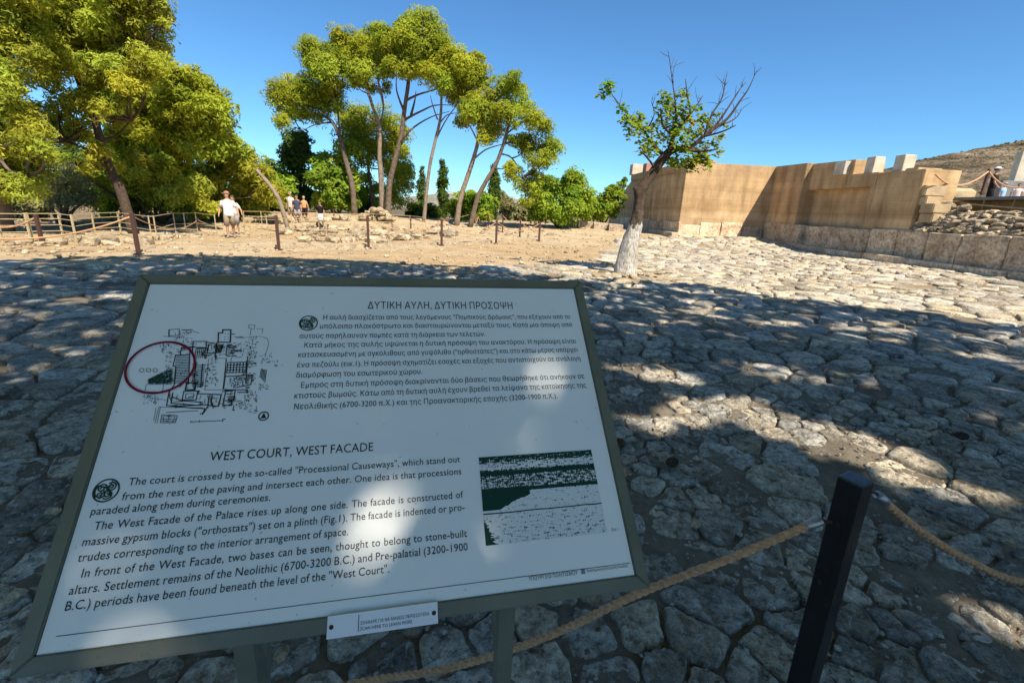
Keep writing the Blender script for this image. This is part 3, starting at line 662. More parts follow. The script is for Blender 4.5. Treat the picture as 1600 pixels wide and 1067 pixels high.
# ------------------------------------------------------------------ the great wall on the right
def wall_material():
    mt, t, p = newmat('wall_render'); geo = N(t, 'ShaderNodeNewGeometry'); sep = N(t, 'ShaderNodeSeparateXYZ'); t.links.new(geo.outputs['Position'], sep.inputs[0])
    co = geo.outputs['Position']
    mp = N(t, 'ShaderNodeMapping'); mp.inputs['Scale'].default_value = (1.1, 1.1, .22); t.links.new(co, mp.inputs['Vector'])
    mh = N(t, 'ShaderNodeMapping'); mh.inputs['Scale'].default_value = (.22, .22, 2.6); t.links.new(co, mh.inputs['Vector'])
    st = noise(t, mp.outputs[0], 1.6, 5, .6); ho = noise(t, mh.outputs[0], 1.1, 3, .5); big = noise(t, co, .55, 5, .6)
    z = mth(t, 'ADD', sep.outputs[2], mth(t, 'MULTIPLY', mth(t, 'SUBTRACT', big, .5), .35))
    zz = mth(t, 'DIVIDE', z, 5.)
    c = ramp(t, zz, [(.28, (.44, .33, .19)), (.36, (.48, .36, .21)), (.40, (.40, .28, .14)), (.48, (.41, .285, .14)), (.52, (.44, .315, .165)), (.74, (.46, .33, .17)), (.78, (.42, .295, .15)), (.93, (.42, .30, .16)), (.965, (.26, .19, .11))])
    c = mixc(t, .85, c, ramp(t, st, [(.30, (.52, .49, .45)), (.44, (.86, .83, .8)), (.6, (1.1, 1.07, 1.02))]), 'MULTIPLY')
    c = mixc(t, .4, c, ramp(t, ho, [(.35, (.78, .74, .68)), (.62, (1.1, 1.1, 1.08))]), 'MULTIPLY')
    fn = noise(t, co, 18, 6, .7)
    c = mixc(t, .4, c, ramp(t, fn, [(.3, (.7, .68, .65)), (.7, (1.2, 1.2, 1.2))]), 'MULTIPLY')
    hs_ = N(t, 'ShaderNodeHueSaturation'); hs_.inputs['Saturation'].default_value = .86; hs_.inputs['Value'].default_value = 1.0; t.links.new(c, hs_.inputs['Color']); c = mixc(t, 1., hs_.outputs[0], (1.04, .97, .90), 'MULTIPLY')
    cv = N(t, 'ShaderNodeCombineXYZ'); t.links.new(mth(t, 'ADD', sep.outputs[0], sep.outputs[1]), cv.inputs[0]); t.links.new(mth(t, 'ADD', sep.outputs[2], mth(t, 'MULTIPLY', fn, .03)), cv.inputs[1])
    bk = N(t, 'ShaderNodeTexBrick'); t.links.new(cv.outputs[0], bk.inputs['Vector']); bk.inputs['Scale'].default_value = 1.; bk.inputs['Brick Width'].default_value = 1.35; bk.inputs['Row Height'].default_value = .52; bk.inputs['Mortar Size'].default_value = .012; bk.inputs['Mortar Smooth'].default_value = .6
    bk.inputs['Color1'].default_value = (1.08, 1.07, 1.05, 1); bk.inputs['Color2'].default_value = (.93, .92, .90, 1); bk.inputs['Mortar'].default_value = (.62, .57, .5, 1)
    c = mixc(t, .55, c, bk.outputs['Color'], 'MULTIPLY')
    ck = ramp(t, noise(t, co, 2.6, 8, .78, 1.2), [(.345, (.42, .36, .3)), (.385, (1, 1, 1))]); c = mixc(t, .55, c, ck, 'MULTIPLY'); c = mixc(t, 1., c, (1.14, 1.14, 1.14), 'MULTIPLY')
    bl = noise(t, co, .9, 6, .65); c = mixc(t, .6, c, ramp(t, bl, [(.34, (.7, .66, .6)), (.6, (1.1, 1.1, 1.08))]), 'MULTIPLY')
    t.links.new(c, p.inputs['Base Color']); p.inputs['Roughness'].default_value = .93; p.inputs['Specular IOR Level'].default_value = .2
    ln = mth(t, 'PINGPONG', sep.outputs[2], .24); gr = mth(t, 'SMOOTH_MIN', ln, .02, .02)
    bump(t, p, mth(t, 'ADD', mth(t, 'MULTIPLY', gr, 8.), mth(t, 'MULTIPLY', fn, .35)), .55, .03)
    return mt
M['wall'] = wall_material()
wd = ray(776, 324.3); wd.z = 0; wd.normalize(); wn = Vector((wd.y, -wd.x, 0))
K1 = at(1058, 367, 27.); K2 = at(1183, 381, 27.)
tA = K1.dot(wn); tk = K2.dot(wn); print('wall corners', K1, K2, 'tops', at(1072, 251.6, 27).z, at(1190, 260, 27).z)
def wp(x, y, t):
    d = ray(x, y); k = (t-EYE.dot(wn))/d.dot(wn); return EYE+d*k
def sw(x, y, t): return wp(x, y, t).dot(wd)
def Wp(s, t, z): p = wd*s+wn*t; return Vector((p.x, p.y, z))
PAL = empty('palace_wall', Wp(20, tk+.5, 0), 'long ochre rendered palace wall with projecting bays on a rough stone plinth', 'wall')
def wbox(name, s0, s1, t0, t1, z0, z1, mat, bev=.02, parent=PAL, z1b=None, jit=0, rough=0):
    """box between wall stations s0..s1 (s0 nearer), faces t0..t1; the top may slope from z1 to z1b"""
    z1b = z1 if z1b is None else z1b
    P_ = [Wp(s0, t0, z0), Wp(s1, t0, z0), Wp(s1, t1, z0), Wp(s0, t1, z0), Wp(s0, t0, z1), Wp(s1, t0, z1b), Wp(s1, t1, z1b), Wp(s0, t1, z1)]
    b = bmesh.new(); vs = [b.verts.new(p) for p in P_]
    for f in ((0, 3, 2, 1), (4, 5, 6, 7), (0, 1, 5, 4), (1, 2, 6, 5), (2, 3, 7, 6), (3, 0, 4, 7)): b.faces.new([vs[i] for i in f])
    if rough:
        bmesh.ops.bevel(b, geom=list(b.edges), offset=.022, segments=2, affect='EDGES', profile=.5)
        bmesh.ops.subdivide_edges(b, edges=[e for e in b.edges if e.calc_length() > .3], cuts=5, use_grid_fill=True)
        vv_ = list(b.verts); a = np.array([v.co[:] for v in vv_]); sd = random.random()*50
        o1 = (fbm(a[:, 1]*1.9+sd, a[:, 2]*2.3, 4, 71)-.5)*rough; o2 = (fbm(a[:, 0]*3+a[:, 1]*2, a[:, 2]*3+sd, 3, 72)-.5)*rough*.7
        for v, q, r_ in zip(vv_, o1, o2): v.co += wn*float(q)+Vector((0, 0, float(r_)*.5))+wd*float(r_)
    elif bev: bmesh.ops.bevel(b, geom=list(b.edges), offset=bev, segments=2, affect='EDGES')
    me = bpy.data.meshes.new(name); b.to_mesh(me); b.free()
    if mat.name in TINTED:
        a = me.attributes.new('tint', 'FLOAT_COLOR', 'POINT'); q = random.uniform(.82, 1.15); a.data.foreach_set('color', np.tile([q*1.03, q, q*.96, 1], len(me.vertices)).astype(np.float32))
    if rough: me.polygons.foreach_set('use_smooth', [True]*len(me.polygons))
    return link(name, me, mat, parent)
sB = K1.dot(wd); TOP = 4.50
# bay A: runs away from the corner; battered far end
sA1 = sw(985, 300, tA); sA2 = sw(948, 352, tA)
wbox('bay_wall', sB+1.604, sA1, tA, tA+1.6, .2, 4.03, M['wall']); wbox('coping_course', sB+1.604, sA1+.05, tA-.07, tA+1.6, 4.033, TOP, M['wall'], .03)
mb = MB(); e0, e1 = sA1-.01, sA2
mb.prism([Wp(e0, tA+.03, .2), Wp(e1, tA+.03, .2), Wp(e1-1.0, tA+.03, 1.5), Wp(e0+3.6, tA+.03, 1.9), Wp(e0+1.4, tA+.03, 3.6), Wp(e0, tA+.03, 4.1)], wn*1.2); mb.build('battered_end', M['wall'], PAL)
# bay B faces the viewer, between A's plane and C's plane
wbox('bay_wall', sB, sB+1.6, tA+.001, tk+1.5, .1, TOP-.002, M['wall'])
wbox('bay_wall', sB+.003, sB+1.2, tA+.35, tA+1.6, TOP+.005, TOP+.11, M['wall'], .02)
# bay C: in front of the viewer's right, runs nearer
sC = sB-.002; sCD = sw(1252, 300, tk+.35)
wbox('bay_wall', sCD, sC, tk+.35, tk+1.7, .2, TOP-.05, M['wall'], z1b=TOP-.005)
# bay D: lintel, niche, pier
tE = tk+.66; tN = tk+1.0
sD1 = sw(1325, 300, tE); 
sNR = sw(1358, 300, tE); sE1 = sw(1437, 300, tE)
zl = wp(1340, 293, tE).z; zD = wp(1317, 252, tE).z; zE = wp(1400, 268, tE).z
print('bay heights', zl, zD, zE, 's', sCD, sD1, sNR, sE1)
wbox('lintel', sD1, sCD-.003, tE, tE+1.4, zl, zD, M['wall'], z1b=TOP-.08)
wbox('lintel', sNR-.25, sD1-.003, tE+.002, tE+1.4, zl, zE+.04, M['wall'])
wbox('niche_wall', sNR, sCD-.006, tN, tE+1.39, .2, zl-.003, M['wall'], 0)
wbox('pier', sE1, sNR-.253, tE-.003, tE+1.4, 1.45, zE, M['wall'])
wbox('pier', sNR-.25, sNR, tE, tE+1.38, 1.45, zl-.003, M['wall'], 0)
# broken end of the wall, stepped stones facing the viewer
M['block_tan'] = simple('broken_end_stone', (.50, .38, .23), (.36, .26, .15), 2.5, .92, .6, .03, 20)
for (x0, y0, x1, y1, dt) in ((1427, 262, 1462, 270, -.02), (1430, 271, 1456, 289, .02), (1441, 289.5, 1470, 306, .05), (1441, 306.5, 1462, 321, .08), (1452, 318, 1476, 333, .06), (1450, 333.5, 1470, 348, .1)):
    a = at(x0, y0, sE1*wd.y); b = at(x1, y1, sE1*wd.y)
    c0 = wp(x0, y0, tE+dt); s0 = c0.dot(wd); zt = c0.z; zb = wp(x0, y1, tE+dt).z; wdt = (x1-x0)/FPX*s0
    wbox('end_stone', s0-.22, s0+.35, tE+dt, tE+dt+wdt+.1, zb, zt-.004, M['block_tan'], .025)
# orthostats and the step below
def blocks(name, t, z0, z1, pxs, mat, thick=.5, rough=.10):
    for a, b in zip(pxs[:-1], pxs[1:]):
        s1 = sw(a, 380, t); s0 = sw(b, 380, t); dz = random.uniform(-.04, .04)
        wbox(name, s0+.012, s1-.012, t+random.uniform(-.03, .03), t+thick, z0, z1+dz, mat, rough=rough)
random.seed(21)
blocks('orthostat_block', tk+.29, .5, 1.5, [1447, 1499, 1530, 1578, 1640, 1760], M['gypsum'])
blocks('orthostat_block', tk+.29, .5, 1.47, [1187, 1214, 1246], M['gypsum'], .3)
blocks('orthostat_block', tk+.55, .5, 1.47, [1249, 1278, 1312, 1355, 1399, 1446], M['gypsum'], .4)
blocks('plinth_step', tk+.02, .05, .54, [1172, 1202, 1240, 1290, 1350, 1420, 1500, 1590, 1800], M['gypsum'], .9, .07)
s_, n_ = sB, 4
for i in range(n_):   # under bay B
    t0 = tA+.03+(tk+.25-tA)*i/n_; t1 = tA+.01+(tk+.25-tA)*(i+1)/n_
    wbox('orthostat_block', sB-.09, sB-.002, t0, t1-.02, .45, 1.3+random.uniform(-.16, .1), M['gypsum'], rough=.08)
    wbox('plinth_step', sB-.5, sB-.1, t0-.1, t1-.12, .1, .62, M['gypsum'], rough=.07)
for i in range(6):
    a = sB-.3+i*2.6
    wbox('orthostat_block', a+.02, a+2.58, tA-.08, tA-.002, .5, 1.25+random.uniform(-.1, .1), M['gypsum'], rough=.07)
    wbox('plinth_step', a-.2, a+2.37, tA-.5, tA-.1, .1, .72, M['gypsum'], rough=.07)
# blocks standing on the top
def topblock(x0, x1, y0, y1, t, mat, depth=.8, label=None, wdt=.6):
    s1 = sw(x0, y1, t); s0 = sw(x1, y1, t); z0 = wp((x0+x1)/2, y1, t).z; z1 = wp((x0+x1)/2, y0, t).z
    return s0, s1, z0, z1
def stand(name, x0, x1, y0, y1, Y, mat, depth, label, zb=None):
    a = at(x0, y1, Y); b = at(x1, y0, Y); z0 = zb if zb is not None else a.z
    mb = MB().box(((a.x+b.x)/2, Y+depth/2, (z0+b.z)/2), (b.x-a.x, depth, b.z-z0), bev=.03, rot=None)
    return props(mb.build(name, mat), label, 'stone block', 'pale blocks standing on the wall top')
zt = TOP
for x0, x1, y0, nm, mt, lb in ((987, 1006, 257, 'top_block', 'block', 'pale squared block at the far left end of the wall top'), (1008, 1024, 255.5, 'top_block', 'block_pink', 'pinkish rounded pillar stump on the far wall top'), (1026, 1038, 254, 'top_block', 'block', 'narrow pale block next to the pink stump behind the tree trunk')):
    c = wp((x0+x1)/2, 272, tA+.3); stand(nm, x0, x1, y0, 275, c.y, M[mt], .9, lb, zt)
c = wp(1335, 265, tE+.2); stand('top_block', 1318, 1333, 252, 268, c.y, M['block'], .7, 'pale block beside the pink stump where the wall top steps down', zE+.04)
stand('top_block', 1333.5, 1349, 254, 268, c.y+.1, M['block_pink'], .6, 'pink toned stump between two pale blocks on the wall top', zE+.04)
c = wp(1368, 265, tE+.25); stand('top_block', 1363, 1385, 245, 268, c.y, M['block'], .5, 'large pale block, middle one on the lower wall top', zE+.003)
c = wp(1415, 265, tE+.25); stand('top_block', 1409, 1434, 242, 266, c.y, M['block'], .5, 'large pale block, nearest one before the broken wall end', zE+.003)
# rubble core, terrace and shelter to the right
def rockmesh(name='stone', sd=0, sub=2, box=.5):
    b = bmesh.new(); bmesh.ops.create_icosphere(b, subdivisions=sub, radius=1); r = random.Random(sd)
    ph = [r.uniform(0, 50) for _ in range(3)]
    for v in b.verts:
        d = v.co.normalized(); m_ = max(abs(d.x), abs(d.y), abs(d.z)); k = (1-box)+box/m_*.8
        k *= .62+.85*float(fbm(d.x*2.1+ph[0]+d.z*1.3, d.y*2.1+ph[1]-d.z*1.1, 4, 5)); v.co = d*k
    me = bpy.data.meshes.new(name); b.to_mesh(me); b.free()
    a = me.attributes.new('tint', 'FLOAT_COLOR', 'POINT'); q = r.uniform(.75, 1.2); a.data.foreach_set('color', np.tile([q*1.03, q, q*.95, 1], len(me.vertices)).astype(np.float32))
    return me
ROCKS = [rockmesh('stone', i) for i in range(10)]; ROCKD = []
for me in ROCKS: me.materials.append(M['rubble']); c = me.copy(); c.materials.clear(); c.materials.append(M['rubble_dark']); ROCKD.append(c)
def rock(parent, loc, sz, dark=False, tilt=.25, name='stone'):
    me = random.choice(ROCKD if dark else ROCKS); o = bpy.data.objects.new(name, me); COL.objects.link(o); o.parent = parent; o.matrix_parent_inverse = pmat(parent).inverted()
    o.location = loc; o.scale = sz; o.rotation_euler = (random.uniform(-tilt, tilt), random.uniform(-tilt, tilt), random.uniform(0, 6.28)); return o
RB = empty('rubble_wall', Wp(12.5, tk+1.4, 1.5), 'dark rough rubble masonry above the orthostats, below the shelter', 'rubble wall')
random.seed(31)
s1r = sE1-.1; s0r = 8.5
wbox('rubble_core', s0r, s1r, tk+1.2, tk+2.4, .5, 2.0, M['rubble_dark'], parent=RB, rough=.2)
for row in range(8):
    s = s0r
    while s < s1r:
        L = random.uniform(.16, .5); t = tk+.62+row*.1
        rock(RB, Wp(s+L/2, t+random.uniform(0, .1), 1.52+row*.095+random.uniform(-.02, .02)), (.2, L*.55, .085), random.random() < .3, .3); s += L*.85
TE = empty('terrace', Wp(14, tk+3, 0), 'raised terrace with a grey metal deck edge above the rubble and shelter', 'terrace')
tT = tk+2.05
zd = wp(1520, 309, tT).z; print('deck', zd)
wbox('retaining_wall', s0r-3, sE1+1.0, tT+.7, tT+1.4, .5, zd-.08, M['wall'], 0, TE)
wbox('terrace_top', s0r-3, sB+14, tT+1.403, tT+22, 2.4, zd-.1, M['concrete'], 0, TE)
wbox('deck_edge', s0r-3, sw(1488, 305, tT), tT, tT+1.6, zd-.09, zd+.02, M['deck'], .01, TE)
wbox('ledge_slab', sw(1490, 300, tT+.3), sE1+.6, tT-.7, tT+1.2, zd+.03, zd+.30, M['block_tan'], 0, TE, z1b=zd+.42, rough=.12)
for i, x in enumerate((1500, 1533, 1580, 1640)):
    p = wp(x, 330, tT+.15); MB().tube([Vector((p.x, p.y, 2.0)), Vector((p.x, p.y, zd-.09))], .02, 6).build('prop', M['rail'], TE)
p = wp(1505, 337, tT+.1); q = wp(1680, 350, tT+.1); MB().tube([p, q], .025, 6).build('pipe', M['rail'], TE)
p = wp(1500, 318, tT+.05); q = wp(1680, 333, tT+.05); MB().tube([p, q], .03, 6).build('pipe', M['rail'], TE)
for k in range(26):
    x = random.uniform(1462, 1510); p = wp(x, random.uniform(318, 350), tT-.4+random.uniform(-.3, .3)); rock(RB, p, (.18, .2, .12), random.random() < .5)
# distant pier and parapet at the right edge
PR = empty('ruined_pier', at(1597, 300, 30), 'pale concrete pier and grey parapet at the far right edge beyond the terrace', 'pier')
a = at(1592, 236, 30); MB().box((a.x+1.3, 30.2, (a.z+2.6)/2), (2, .4, a.z-2.6), bev=.04).build('pier_block', M['block'], PR)
a = at(1572, 281, 29); MB().box((a.x+2.4, 29.5, (a.z+2.6)/2), (4.4, .3, a.z-2.6), bev=.03).build('parapet', M['deck'], PR)
# ------------------------------------------------------------------ hills
def ridge(name, label, prof, Y, depth, mat, base, jag=.02, n=180):
    """a hill whose skyline runs through the profile (pixels) at distance Y, rising from `base`"""
    px = np.array([p[0] for p in prof], float); py = np.array([p[1] for p in prof], float)
    xs_ = np.linspace(px[0], px[-1], n); top = np.interp(xs_, px, py); P_ = [at(x, y, Y) for x, y in zip(xs_, top)]
    X_ = np.array([p.x for p in P_]); Zt = np.array([p.z for p in P_])
    m_ = 40; V = []
    for j in range(m_+14):
        f = j/m_
        if f <= 1: yy = Y-depth*(1-f); h = ss(f)**.8
        else: yy = Y+depth*.6*(f-1)/.35; h = 1-.9*(f-1)/.35*.5
        q = np.interp(X_*0, [0], [0])
        z = base+(Zt-base)*h*(1+jag*3*(fbm(X_/Y*40, np.full(n, yy/Y*40), 4, 9)-.5)*(1 if f < 1 else .3))
        V.append(np.stack([X_, np.full(n, yy), z], 1))
    V = np.concatenate(V); r = m_+14; I = (np.arange(r-1)[:, None]*n+np.arange(n-1)[None]).ravel()
    o = link(name, npmesh(name, V, np.stack([I, I+1, I+1+n, I+n], 1), True), mat); return props(o, kind='structure')
def hill_mat(name, a, b, c, sc):
    mt, t, p = newmat(name); geo = N(t, 'ShaderNodeNewGeometry'); co = geo.outputs['Position']
    mp = N(t, 'ShaderNodeMapping'); mp.inputs['Scale'].default_value = (.5, .5, 2.2); t.links.new(co, mp.inputs['Vector'])
    n1 = noise(t, mp.outputs[0], sc, 7, .65); n2 = noise(t, co, sc*7, 6, .7)
    cc = ramp(t, n1, [(.36, a), (.52, b), (.66, c)]); cc = mixc(t, .9, cc, ramp(t, n2, [(.42, (.38, .45, .36)), (.56, (1.1, 1.1, 1.1))]), 'MULTIPLY')
    t.links.new(cc, p.inputs['Base Color']); p.inputs['Roughness'].default_value = 1; p.inputs['Specular IOR Level'].default_value = 0; bump(t, p, n2, 1., 3.)
    return mt
M['hill'] = hill_mat('dry_hill', (.09, .075, .055), (.20, .15, .105), (.34, .27, .20), .045)
M['hill_far'] = hill_mat('far_hill', (.20, .21, .18), (.32, .29, .23), (.42, .37, .30), .02)
ridge('hill', '', [(1180, 330), (1300, 285), (1390, 262), (1450, 247), (1520, 235), (1600, 219), (1700, 205), (1900, 190), (2300, 230)], 520, 300, M['hill'], 0, .05)
ridge('far_hills', '', [(-900, 250), (-300, 280), (100, 292), (400, 300), (560, 305), (640, 311), (700, 303), (760, 306), (800, 311), (850, 315), (900, 322), (1000, 326), (1200, 326), (1500, 330)], 1500, 900, M['hill_far'], -25, .04)
# scrub on the near hill
SCB = []; random.seed(8)
for _ in range(230):
    x = random.uniform(1430, 1640); u = random.random(); ys_ = 247-(x-1450)*.19
    Yq = 520-300*(1-u)*.75
    f = 1-(520-Yq)/300; P0 = at(x, ys_, 520); zz = P0.z*float(ss(f))**.8; k = Yq/520
    SCB.append((Vector((P0.x, Yq, zz)), random.uniform(.6, 1.7)))
sc_ = foliage('hill_scrub', SCB, M['olive'], None, .5, 1.6, 1.2, .7, minn=8); props(sc_, 'dark scrub dotted over the dry hillside at the upper right', 'scrub', kind='stuff')
M['white_house'] = simple('white_house', (.62, .60, .56), (.5, .48, .44), 1, .9, 0)
M['roof'] = simple('roof_tan', (.40, .27, .2), (.3, .2, .15), 1, .9, 0); M['window'] = simple('window_dark', (.06, .07, .08), (.05, .05, .06), 1, .4, 0)
random.seed(14); hs = None
HP = [(702, 303, 9), (713, 304, 7), (722, 303.5, 8), (690, 306, 7), (735, 307, 6), (752, 306.5, 7), (770, 308, 9), (779, 309, 8), (788, 309, 12), (801, 311, 11), (812, 313, 8), (822, 314, 9), (768, 312, 5), (660, 310, 6)]
for i, (x, y, wpx) in enumerate(HP):
    p = at(x, y, 1390); wm = wpx*1390/FPX*.8
    r = empty('house', (p.x, 1390, p.z-5), 'small white house standing on the far ridge beyond the pine trunks', 'house', 'distant white houses on the ridge')
    h_ = wm*.45; MB().box((p.x, 1396, p.z-h_/2+2), (wm, 10, h_+6)).build('wall', M['white_house'], r)
    MB().box((p.x, 1396, p.z+5.4), (wm*1.06, 11, .8)).build('roof', M['roof'], r)
    for k in (-.25, .25): MB().box((p.x+k*wm, 1390.8, p.z+.5), (wm*.12, .5, 3)).build('window', M['window'], r)
# ------------------------------------------------------------------ ruins in the middle ground
random.seed(41)
def hill_rocks(name, label, cat, regions, dark=.15, group=None):
    c = regions[0]; p = gp(*c[0]); root = empty(name, (p.x, p.y, Hs(p.x, p.y)), label, cat, group)
    for poly, n, s0, s1, lift in regions:
        for (x, y, r) in fillreg(poly, n, .1, .1):
            z = 0
            q = footpt(x, y); z = q.z
            s = random.uniform(s0, s1); rock(root, (q.x, q.y, z+s*.25+random.uniform(0, lift)), (s*random.uniform(.8, 1.5), s*random.uniform(.6, 1.1), s*random.uniform(.35, .7)), random.random() < dark)
    return root
def hr(name, label, cat, poly, n, s0, s1, lift, dark=.15):
    ps = [gp(x, y) for x, y in poly]; cx = sum(p.x for p in ps)/len(ps); cy = sum(p.y for p in ps)/len(ps)
    root = empty(name, (cx, cy, Hs(cx, cy)), label, cat)
    for (x, y, r) in fillreg(poly, n, .1, .1):
        q = footpt(x, y); z = q.z
        s = random.uniform(s0, s1); rock(root, (q.x, q.y, z+s*.2+random.uniform(0, lift)), (s*random.uniform(.8, 1.6), s*random.uniform(.6, 1.1), s*random.uniform(.35, .7)), random.random() < dark)
    return root
hr('ruin_foundation', 'low tumbled stone foundations inside the yellow wire rail', 'ruins', [(450, 356), (560, 354), (720, 362), (715, 374), (560, 381), (470, 378), (440, 368)], 120, .12, .30, .12)
hr('stone_row', 'row of small stones along the far side of the path left of the man', 'stones', [(225, 371), (340, 366), (345, 370), (230, 376)], 16, .08, .18, .02)
hr('stone_row', 'scattered slabs edging the path in front of the left fence', 'stones', [(0, 378), (110, 376), (230, 378), (240, 385), (0, 384)], 18, .12, .3, .0)
hr('loose_stones', 'scattered stones on the sandy rise beneath the umbrella pines', 'stones', [(600, 350), (860, 352), (940, 362), (860, 372), (740, 366)], 60, .06, .2, .0)
hr('stone_row', 'tan boulders in front of the green hedge behind the visitors', 'stones', [(380, 345), (560, 342), (555, 347), (385, 350)], 22, .15, .4, .05)
md = empty('rubble_mound', at(588, 338, 29.5), 'heap of pale stones and tree roots at the foot of the central pines', 'stone heap')
for i in range(80):
    u = random.uniform(-1, 1); v = random.random()*(1-abs(u)**1.6); p = at(588+u*27, 343-v*18, 29.2+random.uniform(-.5, .5)); s = random.uniform(.12, .3); rock(md, p, (s, s*.8, s*.6))
# low block wall left of the palace wall
lw = empty('low_block_wall', at(915, 350, 31), 'low pale stone block wall between the bushes and the palace wall', 'wall')
for (xa, xb) in ((867, 885), (885.5, 906), (906.5, 928), (928.5, 952), (952.5, 975)):
    Ya = 33-(xa-867)*.035; p = at(xa, 341+(xa-867)*.10, Ya); q = at(xb, 341+(xb-867)*.10, Ya-.4); b0 = Hs(p.x, Ya)-.1
    mb = MB(); mb.prism([(p.x, p.y, b0), (q.x-.04, q.y, b0), (q.x-.04, q.y, q.z), (p.x, p.y, p.z)], (.1, 1.0, 0)); mb.build('block', M['gypsum'], lw)
# kerb of the path behind the row of posts
kp = [gp(436, 389.5), gp(576, 386.5), gp(690, 382.5), gp(775, 379.5), gp(842, 377.5), gp(905, 373)]
mb = MB()
for a, b in zip(kp[:-1], kp[1:]):
    n_ = 6
    for i in range(n_):
        p = a.lerp(b, i/n_); q = a.lerp(b, (i+1)/n_-.001); d = Vector((-(q-p).y, (q-p).x, 0)).normalized()*.4
        o = MB(); z0 = Hs(p.x, p.y)-.1; o.prism([(p.x, p.y, z0), (q.x, q.y, z0), (q.x, q.y, .10), (p.x, p.y, .10)], (d.x, d.y, 0)); o.tint = random.uniform(.97, 1.03); o.build('kerb_stone', M['rubble'], g)
# ------------------------------------------------------------------ rope posts, ropes and rails
def twist(path, r, strands=3, pitch=.07, step=.006, n=24):
    P_ = [Vector(p) for p in path]; L = [0]
    for a, b in zip(P_[:-1], P_[1:]): L.append(L[-1]+(b-a).length)
    m_ = int(L[-1]/step); pts = []
    for i in range(m_+1):
        s = L[-1]*i/m_; k = max(0, min(len(L)-2, int(np.searchsorted(L, s))-1)); pts.append(P_[k].lerp(P_[k+1], (s-L[k])/(L[k+1]-L[k])))
    x = (pts[1]-pts[0]).orthogonal().normalized(); V = []; F = []
    for i, p in enumerate(pts):
        d = (pts[min(i+1, m_)]-pts[max(0, i-1)]).normalized(); x = (x-d*x.dot(d)).normalized(); y = d.cross(x); ph = 2*PI*(i*L[-1]/m_)/(pitch*strands)
        for k in range(n):
            a = 2*PI*k/n; rr = r*(.62+.40*abs(math.cos((a-ph)*strands/2))); V.append(p+x*rr*math.cos(a)+y*rr*math.sin(a))
        if i:
            for k in range(n): F.append(((i-1)*n+k, (i-1)*n+(k+1) % n, i*n+(k+1) % n, i*n+k))
    return MB().add(V, F)
def post(loc, h, wid, mat, label, group, rz=0, lean=(0, 0), near=False):
    root = empty('rope_post', loc, label, 'post', group, 0)
    R_ = Matrix.Rotation(lean[0], 3, 'X') @ Matrix.Rotation(lean[1], 3, 'Y') @ Matrix.Rotation(rz, 3, 'Z'); c = Vector(loc)+R_ @ Vector((0, 0, h/2-.04))
    MB().box(c, (wid, wid, h+.08), R_, bev=.004 if near else .006).build('upright', mat, root)
    if not near:
        MB().box(Vector(loc)+Vector((0, 0, .015)), (wid*1.9, wid*1.9, .05), None, bev=.004).build('base_plate', mat, root)
    tc = Vector(loc)+R_ @ Vector((0, 0, h-.07)); 
    for s in ((-1, 1) if not near else ()):
        cc = tc+R_ @ Vector((s*(wid/2+.012), 0, 0)); MB().tube([cc+Vector((.014*math.cos(a), 0, .014*math.sin(a))) for a in [i*PI/4 for i in range(9)]], .0035, 5).build('eyelet', mat, root)
    return root, tc, R_
GPST = 'brown posts along the edge of the court'
posts = {}
lab = {217: 'leftmost brown rope post of the court edge, leaning left', 436: 'brown rope post in front of the wire rail, right of the man', 576: 'brown rope post before the stone foundations, third along the court edge', 690: 'brown rope post below the thin leaning pine trunk', 775: 'brown rope post left of the court corner, second from the end of the row', 842: 'last dark rope post at the right end of the court edge row'}
for (x, y, hp) in ((217, 398, 61), (436, 391, 51), (576, 388, 46), (690, 384, 39), (775, 381, 34), (842, 378, 29.5)):
    p = gp(x, y, 0); p.z = 0; dy = p.y; h = hp*dy/FPX*1.02
    _, tc, _ = post(p, h, .085, M['post'], lab[x], GPST, .3, (0, 0)); posts[x] = tc
def brope(a, b, sag, label, r=.018, group='hemp ropes slung between posts', end=False):
    return props(MB().tube(rope_path(a, b, sag, 18), r, 7).build('barrier_rope', M['rope'], smooth=True), label, 'rope', group)
ks = [217, 436, 576, 690, 775, 842]; 
nm = ['from the leaning left post towards the second post', 'second and third posts of the court edge', 'third and fourth posts of the court edge', 'fourth and fifth posts of the court edge', 'last two posts of the court edge']
for a, b, t_ in list(zip(ks[:-1], ks[1:], nm))[2:]: brope(posts[a], posts[b], .38, 'slack hemp rope hanging between the '+t_, .013)
farp = {}
for (x, y, hp, lb) in ((67, 384, 47, 'reddish brown post in front of the left yellow fence'), (311, 361, 19, 'short dark post on the path left of the man'), (785, 363, 26, 'thin dark post on the sandy rise between the two last pines and the court'), (812, 370, 27, 'thin dark post second from the right on the rear path'), (763, 357, 20, 'small brown post beneath the rightmost leaning pine'), (746, 353, 16, 'short brown post just right of the leaning pine trunks'), (522, 343, 15, 'small brown post behind the woman in the white skirt'), (642, 362, 20, 'thin dark post behind the stone foundations')):
    q = footpt(x, y); z = q.z
    _, tc, _ = post(Vector((q.x, q.y, z)), hp*q.y/FPX, .075, M['post'], lb, 'rope posts farther back', .2); farp[x] = tc
brope(farp[785], farp[812], .25, 'rope sagging between the two thin dark posts on the rise', .014)
brope(farp[812], posts[842], .35, 'rope from the rise down to the last court edge post', .014)
brope(farp[763], farp[785], .25, 'rope between the small brown post and the next one', .014)
brope(farp[746], farp[763], .4, 'pale rope looping beside the leaning pine trunks', .02)
brope(at(742, 333, 29.5), farp[746], .5, 'pale rope tied round the leaning pine trunk', .022)
brope(at(612, 338, 30), at(735, 335, 29.5), .35, 'long rope strung low between the pine trunks', .014)
off_ = Vector((-14.5, 10.0, .95)); brope(posts[217], off_, .62, 'long hemp rope sagging left from the leaning post to beyond the picture', .022)
